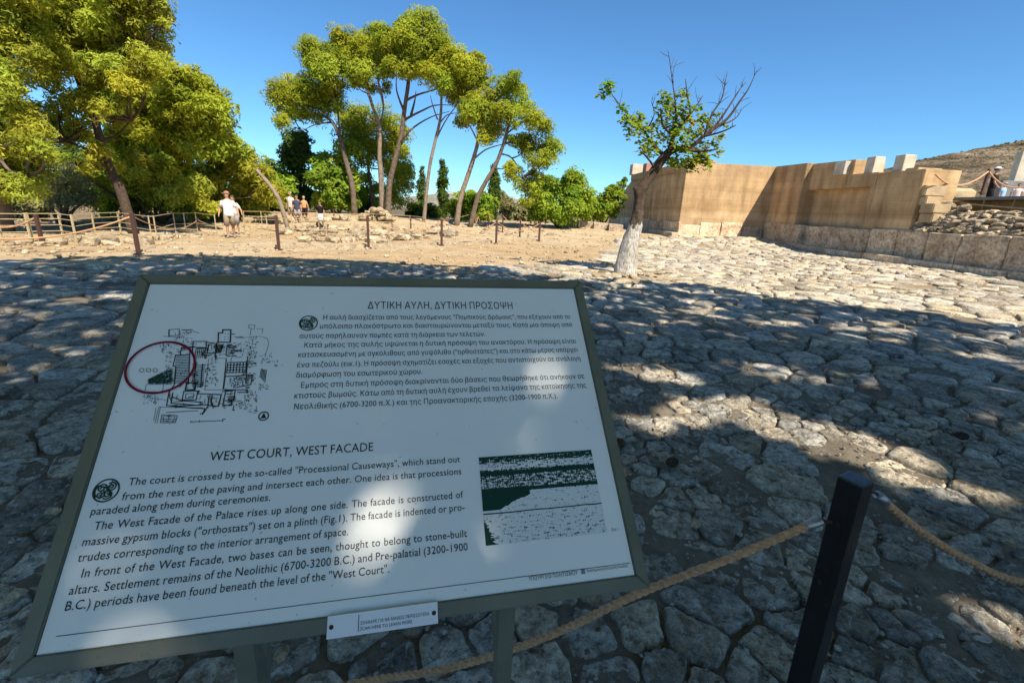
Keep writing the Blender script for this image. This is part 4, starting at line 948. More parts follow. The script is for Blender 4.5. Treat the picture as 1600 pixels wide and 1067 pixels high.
brope(farp[67], Vector((-15.2, 12.6, .8)), .35, 'hemp rope from the reddish post to the left edge', .02)
brope(posts[217], farp[311], .35, 'slack rope from the leaning left post back to the short post', .014)
brope(farp[311], at(352, 352, 18.), .1, 'rope beside the man from the short dark post', .014)
def railing(label, pts, h, levels, r, pr, group='yellow rails', extra=()):
    P_ = []
    for x, y in pts:
        q = footpt(x, y); z = q.z
        P_.append(Vector((q.x, q.y, z)))
    root = empty('rail_fence', P_[0], label, 'fence', group)
    for p in P_: MB().box(p+Vector((0, 0, h/2-.02)), (pr*2, pr*2, h+.06)).build('rail_post', M['rail'], root)
    for f in levels:
        for a, b in zip(P_[:-1], P_[1:]):
            MB().tube([a+Vector((0, -pr-.004, h*f)), b+Vector((0, -pr-.004, h*f))], r, 6).build('rail', M['rail'], root)
    return root
railing('yellow five bar fence at the far left before the shaded wood', [(-60, 381), (5, 380), (49, 379), (52, 378), (100, 376), (120, 380), (150, 372), (190, 368), (211, 372)], .80, (.98, .80, .58, .36, .12), .011, .020)
railing('thin yellow wire rail behind the posts, running left of the man', [(211, 372), (238, 377), (246, 377), (275, 364), (291, 364), (309, 362), (339, 368)], .80, (.98, .45), .011, .013)
railing('thin yellow rail along the near side of the stone foundations', [(383, 367), (392, 369), (419, 370), (458, 374), (511, 376), (555, 378), (610, 377), (640, 376), (660, 376)], .80, (.98, .5), .011, .014)
railing('thin yellow rail along the far side of the stone foundations', [(383, 356), (410, 356), (473, 358), (511, 359), (548, 358), (584, 358), (616, 360), (641, 361), (665, 364)], .80, (.98, .5), .010, .012)
# right terrace post and ropes
zf = zd+.25
q = at(1534, 302, 20); _, tcr, _ = post(Vector((q.x, 20, q.z)), .92, .08, M['post'], 'rust brown post on the terrace left of the man in the white hat', 'rope posts farther back', .2)
brope(tcr, at(1462, 273, 17.5), .45, 'thick pale rope from the terrace post to the broken wall end', .028)
brope(tcr, at(1625, 283, 19), .42, 'thick pale rope passing in front of the terrace visitors', .028)
# ---------------- the near post and its ropes
pt = at(1340, 752, 1.075); hN = .95
pN = Vector((pt.x+.007, 1.09, 0))
print('near post', pt, proj((pt.x, 1.09, pt.z)))
hN = pt.z
lean = (math.radians(-0), math.radians(-1.6))
rootN, tcN, RN = post(pN-Vector((math.sin(lean[1])*hN, 0, 0)), hN, .061, M['post_black'], 'black square rope post in the right foreground with a rusty eyelet', None, math.radians(28), lean, True)
def nearrope(pts, label):
    pth = bend(pts, 8); a = pth[0]; root = empty('barrier_rope', a, label, 'rope'); twist(pth, .0115, 3, .021, .0022, 27).build('rope', M['rope'], root, True)
    d = (pth[2]-pth[0]).normalized(); MB().tube([pth[0]-d*.012, pth[0]-d*.010, pth[0]+d*.030, pth[0]+d*.032], [.010, .0135, .0135, .0115], 20).build('ferrule', M['steel'], root, True); return root
aL = at(1287, 817, 1.07); bL = at(-420, 960, 1.02)
r1 = at(1000, 925, 1.06); 
nearrope([(.850, 1.065, .826), (.633, 1.06, .697), (.40, 1.06, .563), (.14, 1.055, .39), (-.145, 1.05, .258), (-.40, 1.05, .188), (-.6, 1.03, .135), (-.85, 1.0, .11), (-1.2, .95, .2)], 'twisted hemp rope sagging from the black post behind the information sign')
MB().tube([aL+Vector((.02, 0, .005)), aL+Vector((.005, 0, .004)), aL+Vector((-.006, 0, -.003))], .004, 6).build('hook', M['rust'], rootN)
nearrope([at(1374, 776, 1.12), at(1405, 803, 1.13), at(1440, 830, 1.14), at(1500, 868, 1.16), at(1600, 909, 1.2), (1.95, 1.25, .56), (2.4, 1.3, .7)], 'twisted hemp rope sagging from the black post out to the right')
cR = at(1368, 770, 1.11); MB().tube([cR+Vector((-.014, 0, .004)), cR, cR+Vector((.008, 0, -.006))], .004, 6).build('hook', M['rust'], rootN)
# ------------------------------------------------------------------ the whitewashed tree
random.seed(17)
Yt = 12.45; a0 = lambda x, y, dy=0: at(x, y, Yt+dy)
wt = empty('whitewashed_tree', gp(975, 431), 'small leaning tree with whitewashed trunk and sparse leaves standing in the court', 'tree')
trk = [(976, 437, 21), (976, 428, 17.5), (977, 416, 15.6), (980, 402, 14.4), (983, 387, 13.4), (987, 372, 12.2), (991, 358, 10.6), (994, 346, 9.2), (996, 336, 8.4), (997, 328, 7.8)]
k_ = Yt/FPX
bp = [a0(x, y) for x, y, r in trk]; bq = bend(bp, 5); rr = np.interp(np.linspace(0, 1, len(bq)), np.linspace(0, 1, len(trk)), [r*k_ for *_, r in trk])
def trunkmesh(pts, rad, name, mat, n=28, amp=.16, sd=0):
    mb = MB(); P_ = [Vector(p) for p in pts]; x = Vector((1, 0, 0)); V = []; F = []
    for i, p in enumerate(P_):
        d = (P_[min(i+1, len(P_)-1)]-P_[max(0, i-1)]).normalized(); x = (x-d*x.dot(d)).normalized(); y = d.cross(x)
        for k in range(n):
            a = 2*PI*k/n; r = rad[i]*(1+amp*(2*float(fbm(math.cos(a)*1.9+sd, math.sin(a)*1.9+i*.13, 4, 8))-1)+amp*.35*math.sin(a*5+i*.12))
            V.append(p+x*r*math.cos(a)+y*r*math.sin(a))
        if i:
            for k in range(n): F.append(((i-1)*n+k, (i-1)*n+(k+1) % n, i*n+(k+1) % n, i*n+k))
    F.append(tuple(range(len(V)-n, len(V)))); return MB().add(V, F).build(name, mat, wt, True)
def dense(pts, rs, k=3):
    o = bend(pts, k); return o, list(np.interp(np.linspace(0, 1, len(o)), np.linspace(0, 1, len(rs)), rs))
q, r = dense(bq, list(rr), 2); trunkmesh(q, r, 'trunk', M['lime'], amp=.13)
up = [(996.5, 331, 7.6), (999, 312, 7.2), (999, 301, 8.2), (1004, 292, 8.0), (1012, 281, 6.8), (1024, 264, 6.4), (1036, 248, 6.2), (1046, 237, 5.8)]
q, r = dense([a0(x, y, -.0) for x, y, _ in up], [r*k_ for *_, r in up], 5); trunkmesh(q, r, 'upper_trunk', M['bark_dark'], 20, .12, 3)
q, r = dense([a0(1002, 299), a0(995, 296), a0(991, 298)], [7*k_, 5.5*k_, 4.2*k_], 3); trunkmesh(q, r, 'cut_stub', M['bark_dark'], 16, .14, 9)
LB = [[(1046, 237, 5), (1062, 232, 4), (1082, 228, 3.2), (1098, 214, 2.6), (1118, 200, 2.2), (1138, 184, 1.8), (1155, 160, 1.3), (1170, 138, .8), (1181, 114, .4)],
      [(1098, 214, 2.2), (1120, 194, 1.7), (1140, 165, 1.2), (1156, 140, .8), (1166, 128, .4)], [(1100, 214, 2), (1112, 180, 1.4), (1126, 158, 1.1), (1132, 138, .7), (1135, 118, .4)],
      [(1046, 237, 4.5), (1052, 215, 3), (1064, 196, 2.2), (1078, 178, 1.5), (1074, 150, 1), (1071, 124, .5)], [(1050, 222, 2.2), (1056, 190, 1.5), (1055, 160, 1.), (1051, 130, .7), (1047, 100, .5), (1044, 79, .3)],
      [(1040, 246, 3), (1022, 228, 2.2), (1008, 208, 1.8), (990, 188, 1.4), (974, 172, 1.1), (962, 156, .8), (950, 140, .5)], [(1024, 264, 2.2), (1014, 250, 1.3), (1000, 235, .8)],
      [(1060, 233, 3), (1080, 236, 2.2), (1100, 236, 1.6), (1120, 234, .9)], [(1078, 228, 2.4), (1094, 240, 1.6), (1104, 250, .9)], [(1064, 196, 1.6), (1084, 172, 1.1), (1098, 150, .6)], [(1098, 214, 1.6), (1128, 206, 1.2), (1150, 196, .6)], [(1008, 208, 1.2), (1022, 180, .8), (1018, 160, .4)], [(1052, 215, 2), (1036, 195, 1.4), (1032, 170, .7)], [(1118, 200, 1.4), (1148, 186, .9), (1160, 170, .4)]]
rb = []
for L_ in LB:
    dy = random.uniform(-.5, .5); n = len(L_); pts = [a0(x, y, dy*i/(n-1)) for i, (x, y, r) in enumerate(L_)]
    q, r = dense(pts, [w_*k_*1.0 for *_, w_ in L_], 4); MB().tube(q, r, 8, wob=.07).build('limb', M['bark_dark'], wt, True); rb += q
tw = MB()
for _ in range(150):
    s = random.choice(rb); d = Vector((random.gauss(0, .5), random.gauss(0, .5), random.uniform(.1, 1.))).normalized()*random.uniform(.12, .42); m_ = s+d*.5+Vector((random.uniform(-.04, .04),)*3); tw.tube([s, m_, s+d], [.008, .006, .0025], 4)
tw.build('twigs', M['bark_dark'], wt)['kind'] = 'stuff'
CL = [(235, 205, 26), (225, 235, 20), (250, 190, 15), (300, 295, 20), (310, 340, 20), (330, 350, 30), (370, 330, 25), (340, 390, 26), (390, 370, 28), (410, 420, 40), (390, 465, 26), (430, 470, 28), (450, 350, 28), (480, 260, 24), (470, 230, 14), (500, 300, 38), (520, 350, 48), (550, 235, 24), (560, 290, 32), (570, 350, 42), (540, 420, 42), (600, 400, 36), (480, 410, 40), (560, 505, 34), (520, 520, 26), (500, 505, 20), (620, 490, 30), (650, 525, 26), (640, 330, 22), (660, 360, 24), (690, 430, 20), (700, 470, 20), (590, 540, 20), (712, 410, 13), (620, 290, 14), (690, 320, 10), (560, 465, 30), (460, 300, 24), (640, 450, 24), (600, 510, 24), (730, 365, 8), (640, 505, 22)]
LV = []; LC = []
def leaf(p, d, nrm, s):
    d = d.normalized(); b = d.cross(nrm).normalized(); nn = b.cross(d)
    pts = [(0, 0), (.25, .33), (.6, .36), (1, 0), (.6, -.36), (.25, -.33)]; c = [p+d*s*u+b*s*v+nn*s*.12*abs(v) for u, v in pts]
    return [(c[0], c[1], c[2]), (c[0], c[2], c[3]), (c[0], c[3], c[4]), (c[0], c[4], c[5])]
for x, y, r in CL:
    c = a0(*Z3(x, y), random.uniform(-.35, .35)); R_ = r/2.6675*k_*1.1; n = int(50*(r/25)**1.7)+9; yel = (x > 560 and random.random() < .35)
    for _ in range(n):
        v = Vector([random.gauss(0, 1) for _ in range(3)]).normalized()*R_*random.random()**.45; p = c+v
        nr = Vector((random.gauss(.1, .5), random.gauss(-.3, .5), 1)).normalized(); d = Vector((random.gauss(0, 1), random.gauss(0, 1), -.5)); d -= nr*d.dot(nr)
        for t_ in leaf(p, d, nr, random.uniform(.07, .125)): LV += t_
        b = random.uniform(.7, 1.3); col = (b*1.7, b*1.2, b*.8) if yel or random.random() < .08 else (b*(.75 if x < 330 else 1), b, b)
        LC += [col]*12
link('leaves', npmesh('leaves', LV, np.arange(len(LV)).reshape(-1, 3), False, LC), M['broad'], wt)['kind'] = 'stuff'
# slabs heaped at its foot
for k in range(16):
    p = gp(930+k*9+random.uniform(-5, 5), 430+random.uniform(-3, 12)); rock(g, (p.x, p.y, .03), (random.uniform(.12, .34), random.uniform(.1, .2), .05), False, .08, 'loose_slab')
# ------------------------------------------------------------------ people
def cloth(name, c, c2=None): return simple(name, c, c2 or tuple(v*.8 for v in c), 14, .9, .35, .006, 40, .1)
SK = {'light': simple('skin', (.46, .25, .16), (.40, .21, .13), 12, .6, 0), 'tan': simple('skin_tan', (.40, .22, .14), (.34, .18, .11), 12, .6, 0)}
EYEM = simple('eye_dark', (.02, .015, .012), None, 5, .3, 0)
def skinmesh(verts, edges, rad, name, mat, parent, sub=1):
    me = bpy.data.meshes.new(name+'_src'); me.from_pydata([tuple(v) for v in verts], edges, []); o = bpy.data.objects.new('tmp', me); COL.objects.link(o)
    sk = o.modifiers.new('s', 'SKIN'); sk.use_smooth_shade = True
    me.skin_vertices[0].data[0].use_root = True
    for i, r in enumerate(rad): me.skin_vertices[0].data[i].radius = r if hasattr(r, '__len__') else (r, r)
    sb = o.modifiers.new('b', 'SUBSURF'); sb.levels = sub; sb.render_levels = sub
    dg = bpy.context.evaluated_depsgraph_get(); nm_ = bpy.data.meshes.new_from_object(o.evaluated_get(dg)); nm_.name = name
    bpy.data.objects.remove(o); bpy.data.meshes.remove(me); nm_.materials.clear()
    return link(name, nm_, mat, parent, False)
def ring_loft(rings, n=16):
    V = []; F = []
    for i, (c, rx, ry) in enumerate(rings):
        for k in range(n): a = 2*PI*k/n; V.append((c[0]+rx*math.cos(a), c[1]+ry*math.sin(a), c[2]))
        if i:
            for k in range(n): F.append(((i-1)*n+k, (i-1)*n+(k+1) % n, i*n+(k+1) % n, i*n+k))
    F.append(tuple(range(n))[::-1]); F.append(tuple(range((len(rings)-1)*n, len(rings)*n))); return V, F
def person(foot, hgt, rz, label, shirt, lower, kind, skin='light', hair=(.10, .06, .035), cap=None, stride=.12, arms=(.06, .06), bend_=(.0, .0), fem=False, turn=0., shoe=(.25, .24, .22), group='visitors walking on the site', longhair=False, sleeve=True):
    root = empty('person', foot, label, 'person', group, rz); s = hgt/1.76; root.scale = (s, s, s); sk = SK[skin]
    sh = .165 if fem else .19; V = []; E = []; R_ = []
    def v(p, r, par=None):
        V.append(Vector(p)); R_.append(r); i = len(V)-1
        if par is not None: E.append((par, i))
        return i
    pe = v((0, 0, .95), (.135, .10)); sp = v((0, 0, 1.12), (.12, .095), pe); ch = v((0, .01, 1.30), (.145, .11), sp); nb = v((0, .015, 1.45), (.075, .07), ch)
    ca, sa = math.cos(turn), math.sin(turn); hp = lambda x, y, z: (x*ca-y*sa, .0+x*sa+y*ca, z)
    nk = v((0, .01, 1.52), .052, nb); h1 = v(hp(0, -.01, 1.585), (.062, .07), nk); h2 = v(hp(0, -.01, 1.66), (.078, .092), h1); h3 = v(hp(0, 0, 1.73), (.065, .075), h2)
    v(hp(0, -.105, 1.632), .014, h2)
    for e in (-1, 1): v(hp(e*.082, .005, 1.635), .012, h2)
    for sd, st in ((-1, 1), (1, -1)):
        y_ = stride*st; hip = v((sd*.09, 0, .90), .09, pe); kn = v((sd*.10, -y_*.55-.02, .50), .058, hip); an = v((sd*.10, -y_*1.0+(.03), .09), .037, kn); v((sd*.115, -y_-.13, .035), (.04, .03), an)
        a = arms[0 if sd < 0 else 1]; b = bend_[0 if sd < 0 else 1]; so_ = v((sd*sh, .01, 1.40), .058, nb)
        el = Vector((sd*(sh+.06+a*.5), .02+.4*y_, 1.13)); ei = v(el, .043, so_); wr = el+Vector((sd*(a*.3-.0), -.06-b*.22, -.24+b*.22)); wi = v(wr, .028, ei)
        dr = (wr-el).normalized(); pa = v(wr+dr*.07, (.034, .02), wi); side = Vector((0, 1, 0))
        for q in range(4):
            o_ = side*((q-1.5)*.019); l = (.075, .085, .08, .06)[q]; f1 = v(wr+dr*.10+o_, .0095, pa); v(wr+dr*(.10+l*.55)+o_+Vector((-sd*.012, 0, 0)), .008, f1)
        t1 = v(wr+dr*.05+Vector((-sd*.01, -.035, 0)), .011, pa); v(wr+dr*.09+Vector((-sd*.015, -.05, 0)), .009, t1)
    skinmesh(V, E, R_, 'body', sk, root)
    for e in (-1, 1): MB().ell(hp(e*.03, -.088, 1.665), (.011, .008, .008), 6, 4).build('eye', EYEM, None, True).parent = root
    def part(mb, name, mat): o = mb.build(name, mat, None, True); o.parent = root; return o
    # shirt with sleeves
    hem = .98 if fem else .86; w0 = .155 if fem else .185
    rg = [((0, .0, hem), w0, .125), ((0, 0, hem+.02), w0+.006, .13), ((0, 0, 1.08), w0-.025 if fem else w0-.012, .118), ((0, 0, 1.25), .172 if fem else .188, .13), ((0, .01, 1.36), .19 if fem else .212, .122), ((0, .012, 1.44), .15, .095), ((0, .012, 1.485), .075, .07)]
    mb = MB(); mb.add(*ring_loft(rg, 18))
    ji = [i for i, p in enumerate(V)]
    for sd in (-1, 1):
        a = arms[0 if sd < 0 else 1]; y_ = stride*(1 if sd < 0 else -1)
        s0 = Vector((sd*(sh-.04), .01, 1.41)); el = Vector((sd*(sh+.06+a*.5), .02+.4*y_, 1.13)); e1 = s0.lerp(el, .72 if sleeve else .25)
        mb.tube([s0, s0.lerp(e1, .5), e1], [.075, .072, .070] if sleeve else [.066, .066, .06], 12)
    part(mb, 'shirt', shirt)
    mb = MB()
    if kind == 'skirt':
        part(mb.add(*ring_loft([((0, 0, .52), .24, .19), ((0, 0, .7), .215, .175), ((0, 0, .9), .175, .14), ((0, 0, 1.0), .15, .12)], 20)), 'skirt', lower)
    else:
        zl = .48 if kind == 'shorts' else .10
        mb.add(*ring_loft([((0, 0, .80), .15, .11), ((0, 0, .9), .178, .125), ((0, 0, 1.0), .165, .12)], 16))
        for sd, st in ((-1, 1), (1, -1)):
            y_ = stride*st; hip = Vector((sd*.092, 0, .88)); kn = Vector((sd*.102, -y_*.55-.02, .50)); an = Vector((sd*.102, -y_+.03, .09))
            if kind == 'shorts': mb.tube([hip, hip.lerp(kn, .5), kn+Vector((0, 0, -.01))], [.105, .105, .098], 14)
            else: mb.tube([hip, kn, kn.lerp(an, .9)], [.105, .078, .062], 14)
        part(mb, 'shorts' if kind == 'shorts' else 'trousers', lower)
    ms = cloth('shoe_leather', shoe)
    for sd, st in ((-1, 1), (1, -1)):
        y_ = stride*st; part(MB().ell((sd*.112, -y_-.055, .045), (.052, .145, .05), 12, 8), 'shoe', ms)
    hm = cloth('hair', hair)
    mb = MB(); mb.ell(hp(0, .022, 1.70), (.092, .105, .085), 14, 9)
    if longhair: mb.ell(hp(0, .06, 1.58), (.095, .06, .16), 12, 8)
    part(mb, 'hair', hm)
    if cap:
        cm = cloth('hat_cloth', cap[0]); mb = MB(); mb.ell(hp(0, .0, 1.735), (.1, .112, .07), 14, 8)
        if cap[1] == 'brim': mb.add(*ring_loft([(hp(0, 0, 1.715), .17, .18), (hp(0, 0, 1.725), .17, .18), (hp(0, 0, 1.74), .1, .11)], 18))
        else: mb.ell(hp(0, -.13, 1.715), (.07, .07, .012), 12, 5)
        part(mb, 'hat', cm)
    return root
C_ = dict(white=cloth('cream_shirt', (.74, .73, .70)), khaki=cloth('khaki_shorts', (.27, .21, .14)), navy=cloth('navy_shirt', (.06, .07, .11)), black=cloth('black_top', (.018, .016, .02)), orange=cloth('orange_top', (.72, .33, .14)), pink=cloth('pale_pink_shirt', (.74, .62, .58)), skirt=cloth('white_skirt', (.75, .72, .70)), blue=cloth('light_blue_shirt', (.30, .50, .75)), grey=cloth('grey_shorts', (.30, .29, .29)))
def foot(x, y):
    q = footpt(x, y); z = q.z
    return Vector((q.x, q.y, z))
def ph(x, ytop, ybot): f_ = foot(x, ybot); return f_, (ybot-ytop)*f_.y/FPX*.885
f_, h_ = ph(362, 296, 372); print('man', f_, h_)
person(f_, h_, .45, 'man in cream polo shirt, khaki shorts and reddish cap walking toward the viewer', C_['white'], C_['khaki'], 'shorts', 'light', (.2, .12, .08), ((.42, .20, .14), 'cap'), .13, (.10, .12), (.2, .2), turn=-.9)
f_, h_ = ph(369, 303, 366); person(f_, min(h_, 1.62), .2, 'woman in white mostly hidden behind the man in the cap', C_['skirt'], C_['grey'], 'shorts', 'light', (.12, .08, .05), None, .1, (.1, .25), (.2, .5), True, longhair=True)
f_, h_ = ph(456, 298, 347); print('grp', f_, h_)
person(f_, h_, -.3, 'grey haired man in pale pink shirt, leftmost of the group of three', C_['pink'], C_['khaki'], 'shorts', 'light', (.45, .42, .40), None, .05, turn=.3)
f_, h_ = ph(466, 303, 349); person(f_, h_, .1, 'person in dark navy t-shirt standing in the middle of the group of three', C_['navy'], C_['grey'], 'shorts', 'light', (.14, .09, .06), None, .05)
f_, h_ = ph(477, 305, 347); person(f_, h_, .25, 'person in orange top and dark shorts, rightmost of the group of three', C_['orange'], C_['black'], 'shorts', 'light', (.5, .33, .2), None, .06, fem=True, sleeve=False)
f_, h_ = ph(502, 312, 358); person(f_, h_, -.15, 'woman in black top and white skirt walking alone right of the group of three', C_['black'], C_['skirt'], 'skirt', 'tan', (.05, .03, .025), None, .12, (.1, .14), (.1, .1), True, longhair=True, shoe=(.6, .58, .55))
def standat(x, ytop, Y, h): p = at(x, ytop, Y); return Vector((p.x, Y, p.z-h))
person(standat(1560, 262, 22, 1.78), 1.78, 1.0, 'man in black t-shirt and white sun hat standing on the terrace at the right', C_['black'], C_['black'], 'trousers', 'tan', (.05, .04, .03), ((.75, .74, .70), 'brim'), .05, (.15, .1), (.3, .6))
person(standat(1572, 286, 21.4, 1.2), 1.2, .4, 'small child in light blue shirt on the terrace beside the man in the white hat', C_['blue'], C_['blue'], 'shorts', 'light', (.25, .15, .08), ((.55, .42, .35), 'cap'), .05)
person(standat(1594, 287, 22.2, 1.2), 1.2, -.6, 'child in pale shirt at the far right edge of the terrace', C_['pink'], C_['grey'], 'shorts', 'light', (.10, .07, .05), None, .05)
person(standat(1476, 289, 27, 1.7), 1.7, .5, 'dark haired person whose head just shows above the ledge by the broken wall end', C_['skirt'], C_['grey'], 'shorts', 'light', (.05, .03, .025), None, .05, longhair=True)
# ------------------------------------------------------------------ the information sign
uo = Vector((.99898, .22959, 0)).normalized(); v0 = Vector((-.1274, .4974, .5139)); v0 = (v0-uo*v0.dot(uo)).normalized(); no = uo.cross(v0).normalized()
cen = (Vector((-.80833, .96489, 1.42420))+Vector((.16623, 1.18887, 1.43149))+Vector((.29056, .70363, .93013))+Vector((-.68400, .47965, .92285)))/4
SW, SH = 1.0, .7087
MS = Matrix((uo, v0, no)).transposed().to_4x4(); MS.translation = cen-uo*SW/2-v0*SH/2     # origin: lower left corner, x right, y up the slope, z out of the face
MSi = MS.inverted()
def pu(x, y, h=0.):
    d = ray(x, y); o = MSi @ EYE; dd = MSi.to_3x3() @ d; t = (h-o.z)/dd.z; q = o+dd*t; return q.x, q.y
for nm_, c in (('TL', (0, SH)), ('TR', (SW, SH)), ('BR', (SW, 0)), ('BL', (0, 0))): print(nm_, proj(MS @ Vector((*c, 0))))
sign = empty('information_sign', (cen.x, cen.y+.05, 0), 'slanted information sign about the west court in an olive metal frame, in the foreground', 'sign')
def smat_frame():
    mt, t, p = newmat('olive_frame_paint'); geo = N(t, 'ShaderNodeNewGeometry'); co = geo.outputs['Position']
    f = noise(t, co, 9, 5, .6); c = ramp(t, f, [(.3, (.12, .13, .10)), (.7, (.165, .17, .13))])
    r_ = ramp(t, noise(t, co, 55, 5, .7), [(.62, (0, 0, 0)), (.70, (1, 1, 1))]); c = mixc(t, mth(t, 'MULTIPLY', r_, .25), c, (.05, .045, .035)); t.links.new(c, p.inputs['Base Color'])
    p.inputs['Roughness'].default_value = .32; p.inputs['Specular IOR Level'].default_value = .6; bump(t, p, noise(t, co, 130, 4, .6), .45, .0015); return mt
M['frame'] = smat_frame()
def smat_panel():
    mt, t, p = newmat('white_panel'); tc = N(t, 'ShaderNodeTexCoord'); co = tc.outputs['Object']
    f = noise(t, co, 3.2, 4); c = ramp(t, f, [(.3, (.76, .77, .77)), (.7, (.82, .83, .82))])
    sp = ramp(t, noise(t, co, 90, 2, .5), [(.735, (0, 0, 0)), (.76, (1, 1, 1))]); c = mixc(t, mth(t, 'MULTIPLY', sp, .5), c, (.3, .28, .24)); t.links.new(c, p.inputs['Base Color'])
    p.inputs['Roughness'].default_value = .55; p.inputs['Specular IOR Level'].default_value = .2; bump(t, p, noise(t, co, 2.2, 3), .06, .01); return mt
M['panel'] = smat_panel()
M['ink'] = simple('dark_ink', (.012, .018, .017), (.016, .02, .02), 20, .4, 0); M['ink_green'] = simple('green_ink', (.012, .06, .045), (.01, .04, .03), 60, .4, 0); M['ink_red'] = simple('red_ink', (.28, .008, .045), (.24, .006, .04), 20, .4, 0)
M['sticker'] = simple('plate_white', (.78, .80, .86), (.74, .76, .82), 5, .4, 0)
def loc(o, parent=sign):
    """the mesh is given in the sign face's own coordinates"""
    o.data.transform(MS); o.parent = parent; o.matrix_parent_inverse = pmat(parent).inverted(); return o
fw = .0245; fd = .034
def rail4(pts):
    mb = MB(); mb.prism([(x, y, -fd) for x, y in pts], (0, 0, fd)); return mb
g_ = .0006
for pts in ([(0, 0), (SW, 0), (SW-fw, fw), (fw, fw)], [(SW, SH), (0, SH), (fw, SH-fw), (SW-fw, SH-fw)]):
    loc(rail4([(x, y) for x, y in pts]).build('frame_rail', M['frame']))
for pts in ([(0, g_), (fw-g_, fw+g_), (fw-g_, SH-fw-g_), (0, SH-g_)], [(SW, SH-g_), (SW-fw+g_, SH-fw-g_), (SW-fw+g_, fw+g_), (SW, g_)]):
    loc(rail4(pts).build('frame_rail', M['frame']))
for o in sign.children:
    if o.name.startswith('frame_rail'):
        b = bmesh.new(); b.from_mesh(o.data); bmesh.ops.bevel(b, geom=[e for e in b.edges if len(e.link_faces) == 2], offset=.0022, segments=2, affect='EDGES'); b.to_mesh(o.data); b.free()
panel = loc(MB().box((SW/2, SH/2, -.008), (SW-2*fw-.001, SH-2*fw-.001, .008)).build('panel', M['panel']))
dark = loc(MB().box((SW/2, SH/2, -.016), (SW-2*fw-.002, SH-2*fw-.002, .006)).build('backing_plate', M['frame']))
PZ = -.0038
def sp(x, y, z=0): q = pu(x, y, PZ); return Vector((q[0], q[1], PZ+z))
# legs
for x, y in ((343, 1040), (806, 1000)):
    q = pu(x, y+8 if x < 500 else y, 0); lx = q[0]-.0
    top_ = MS @ Vector((lx, .035, -fd-.002)); b0 = Vector((top_.x, top_.y, -.05)); d2 = math.atan2(uo.y, uo.x)
    MB().box(((top_.x), top_.y+.022, (top_.z-.05)/2-.005), (.032, .036, top_.z+.04), Matrix.Rotation(d2, 3, 'Z'), .002).build('leg', M['frame'], sign)
    t2 = MS @ Vector((lx, SH*.62, -fd-.004)); m_ = Vector((top_.x, top_.y+.03, .62)); MB().tube([m_, t2], .012, 8).build('brace', M['frame'], sign)
# lettering
from mathutils.geometry import delaunay_2d_cdt
def glyphfill(me, name):
    """fill the outlines of a text by the winding rule"""
    P_ = np.array([v.co[:2] for v in me.vertices]); E_ = set(tuple(sorted(e.vertices)) for e in me.edges); runs = []; st = 0
    for i in range(len(P_)):
        if i == len(P_)-1 or (i, i+1) not in E_: runs.append((st, i)); st = i+1
    A = []; B = []
    for a, b in runs: idx = list(range(a, b+1)); A += idx; B += idx[1:]+[a]
    a = P_[A]; b = P_[B]
    V, _e, F, *_r = delaunay_2d_cdt([Vector(p) for p in P_], list(zip(A, B)), [], 0, 1e-7)
    V = np.array([v[:] for v in V]); F = np.array(F); c = V[F].mean(1); wn_ = np.zeros(len(F), int)
    for k in range(0, len(F), 400):
        q = c[k:k+400, None]; up_ = (a[None, :, 1] <= q[..., 1]) & (b[None, :, 1] > q[..., 1]); dn = (a[None, :, 1] > q[..., 1]) & (b[None, :, 1] <= q[..., 1])
        cr = (b[None, :, 0]-a[None, :, 0])*(q[..., 1]-a[None, :, 1])-(q[..., 0]-a[None, :, 0])*(b[None, :, 1]-a[None, :, 1])
        wn_[k:k+400] = (up_ & (cr > 0)).sum(1)-(dn & (cr < 0)).sum(1)
    F = F[wn_ != 0]; return npmesh(name, np.c_[V, np.zeros(len(V))], F)
def letters(txt, p0, p1, cap, mat, parent, name='text_line', bold=0, justify=True, shear=0.):
    """one printed line from baseline point p0 to p1 (pixels)"""
    a = sp(*p0); b = sp(*p1); wid = (b-a).length; y = (a.y+b.y)/2
    cu = bpy.data.curves.new('t', 'FONT'); cu.body = txt; cu.size = 1; cu.resolution_u = 3; cu.offset = bold; cu.shear = shear; cu.fill_mode = 'NONE'
    cu.space_character = 1.04; o = bpy.data.objects.new('t', cu); COL.objects.link(o)
    dg = bpy.context.evaluated_depsgraph_get()
    size = cap/.727
    nsp = txt.count(' ')
    bpy.context.view_layer.update(); w0 = o.dimensions.x*size
    sx = 1.
    if nsp and justify:
        cu.space_word = 2.; bpy.context.view_layer.update(); w1 = o.dimensions.x*size; dw = max(1e-6, w1-w0)
        want = wid/ max(.86, min(1.12, wid/(w0+dw*.5)))
        cu.space_word = max(.8, min(3.2, 1+(want-w0)/dw)); bpy.context.view_layer.update()
    wn_ = o.dimensions.x*size; sx = wid/wn_
    me = bpy.data.meshes.new_from_object(o.evaluated_get(bpy.context.evaluated_depsgraph_get())); bpy.data.objects.remove(o); me = glyphfill(me, name); sx = wid/(max(v.co.x for v in me.vertices)*size)
    me.transform(Matrix.LocRotScale(Vector((a.x, y, PZ+.0006)), None, Vector((size*sx, size, 1))))
    oo = link(name, me, mat); return loc(oo, parent)
cap = lambda px, x, y: abs(sp(x, y-px).y-sp(x, y).y)
letters('ΔΥΤΙΚΗ ΑΥΛΗ, ΔΥΤΙΚΗ ΠΡΟΣΟΨΗ', (574, 484.5), (801, 481), cap(11, 690, 482), M['ink'], panel, 'title')
Zb = lambda x, y: (430+x/3.2, 430+y/3.2)
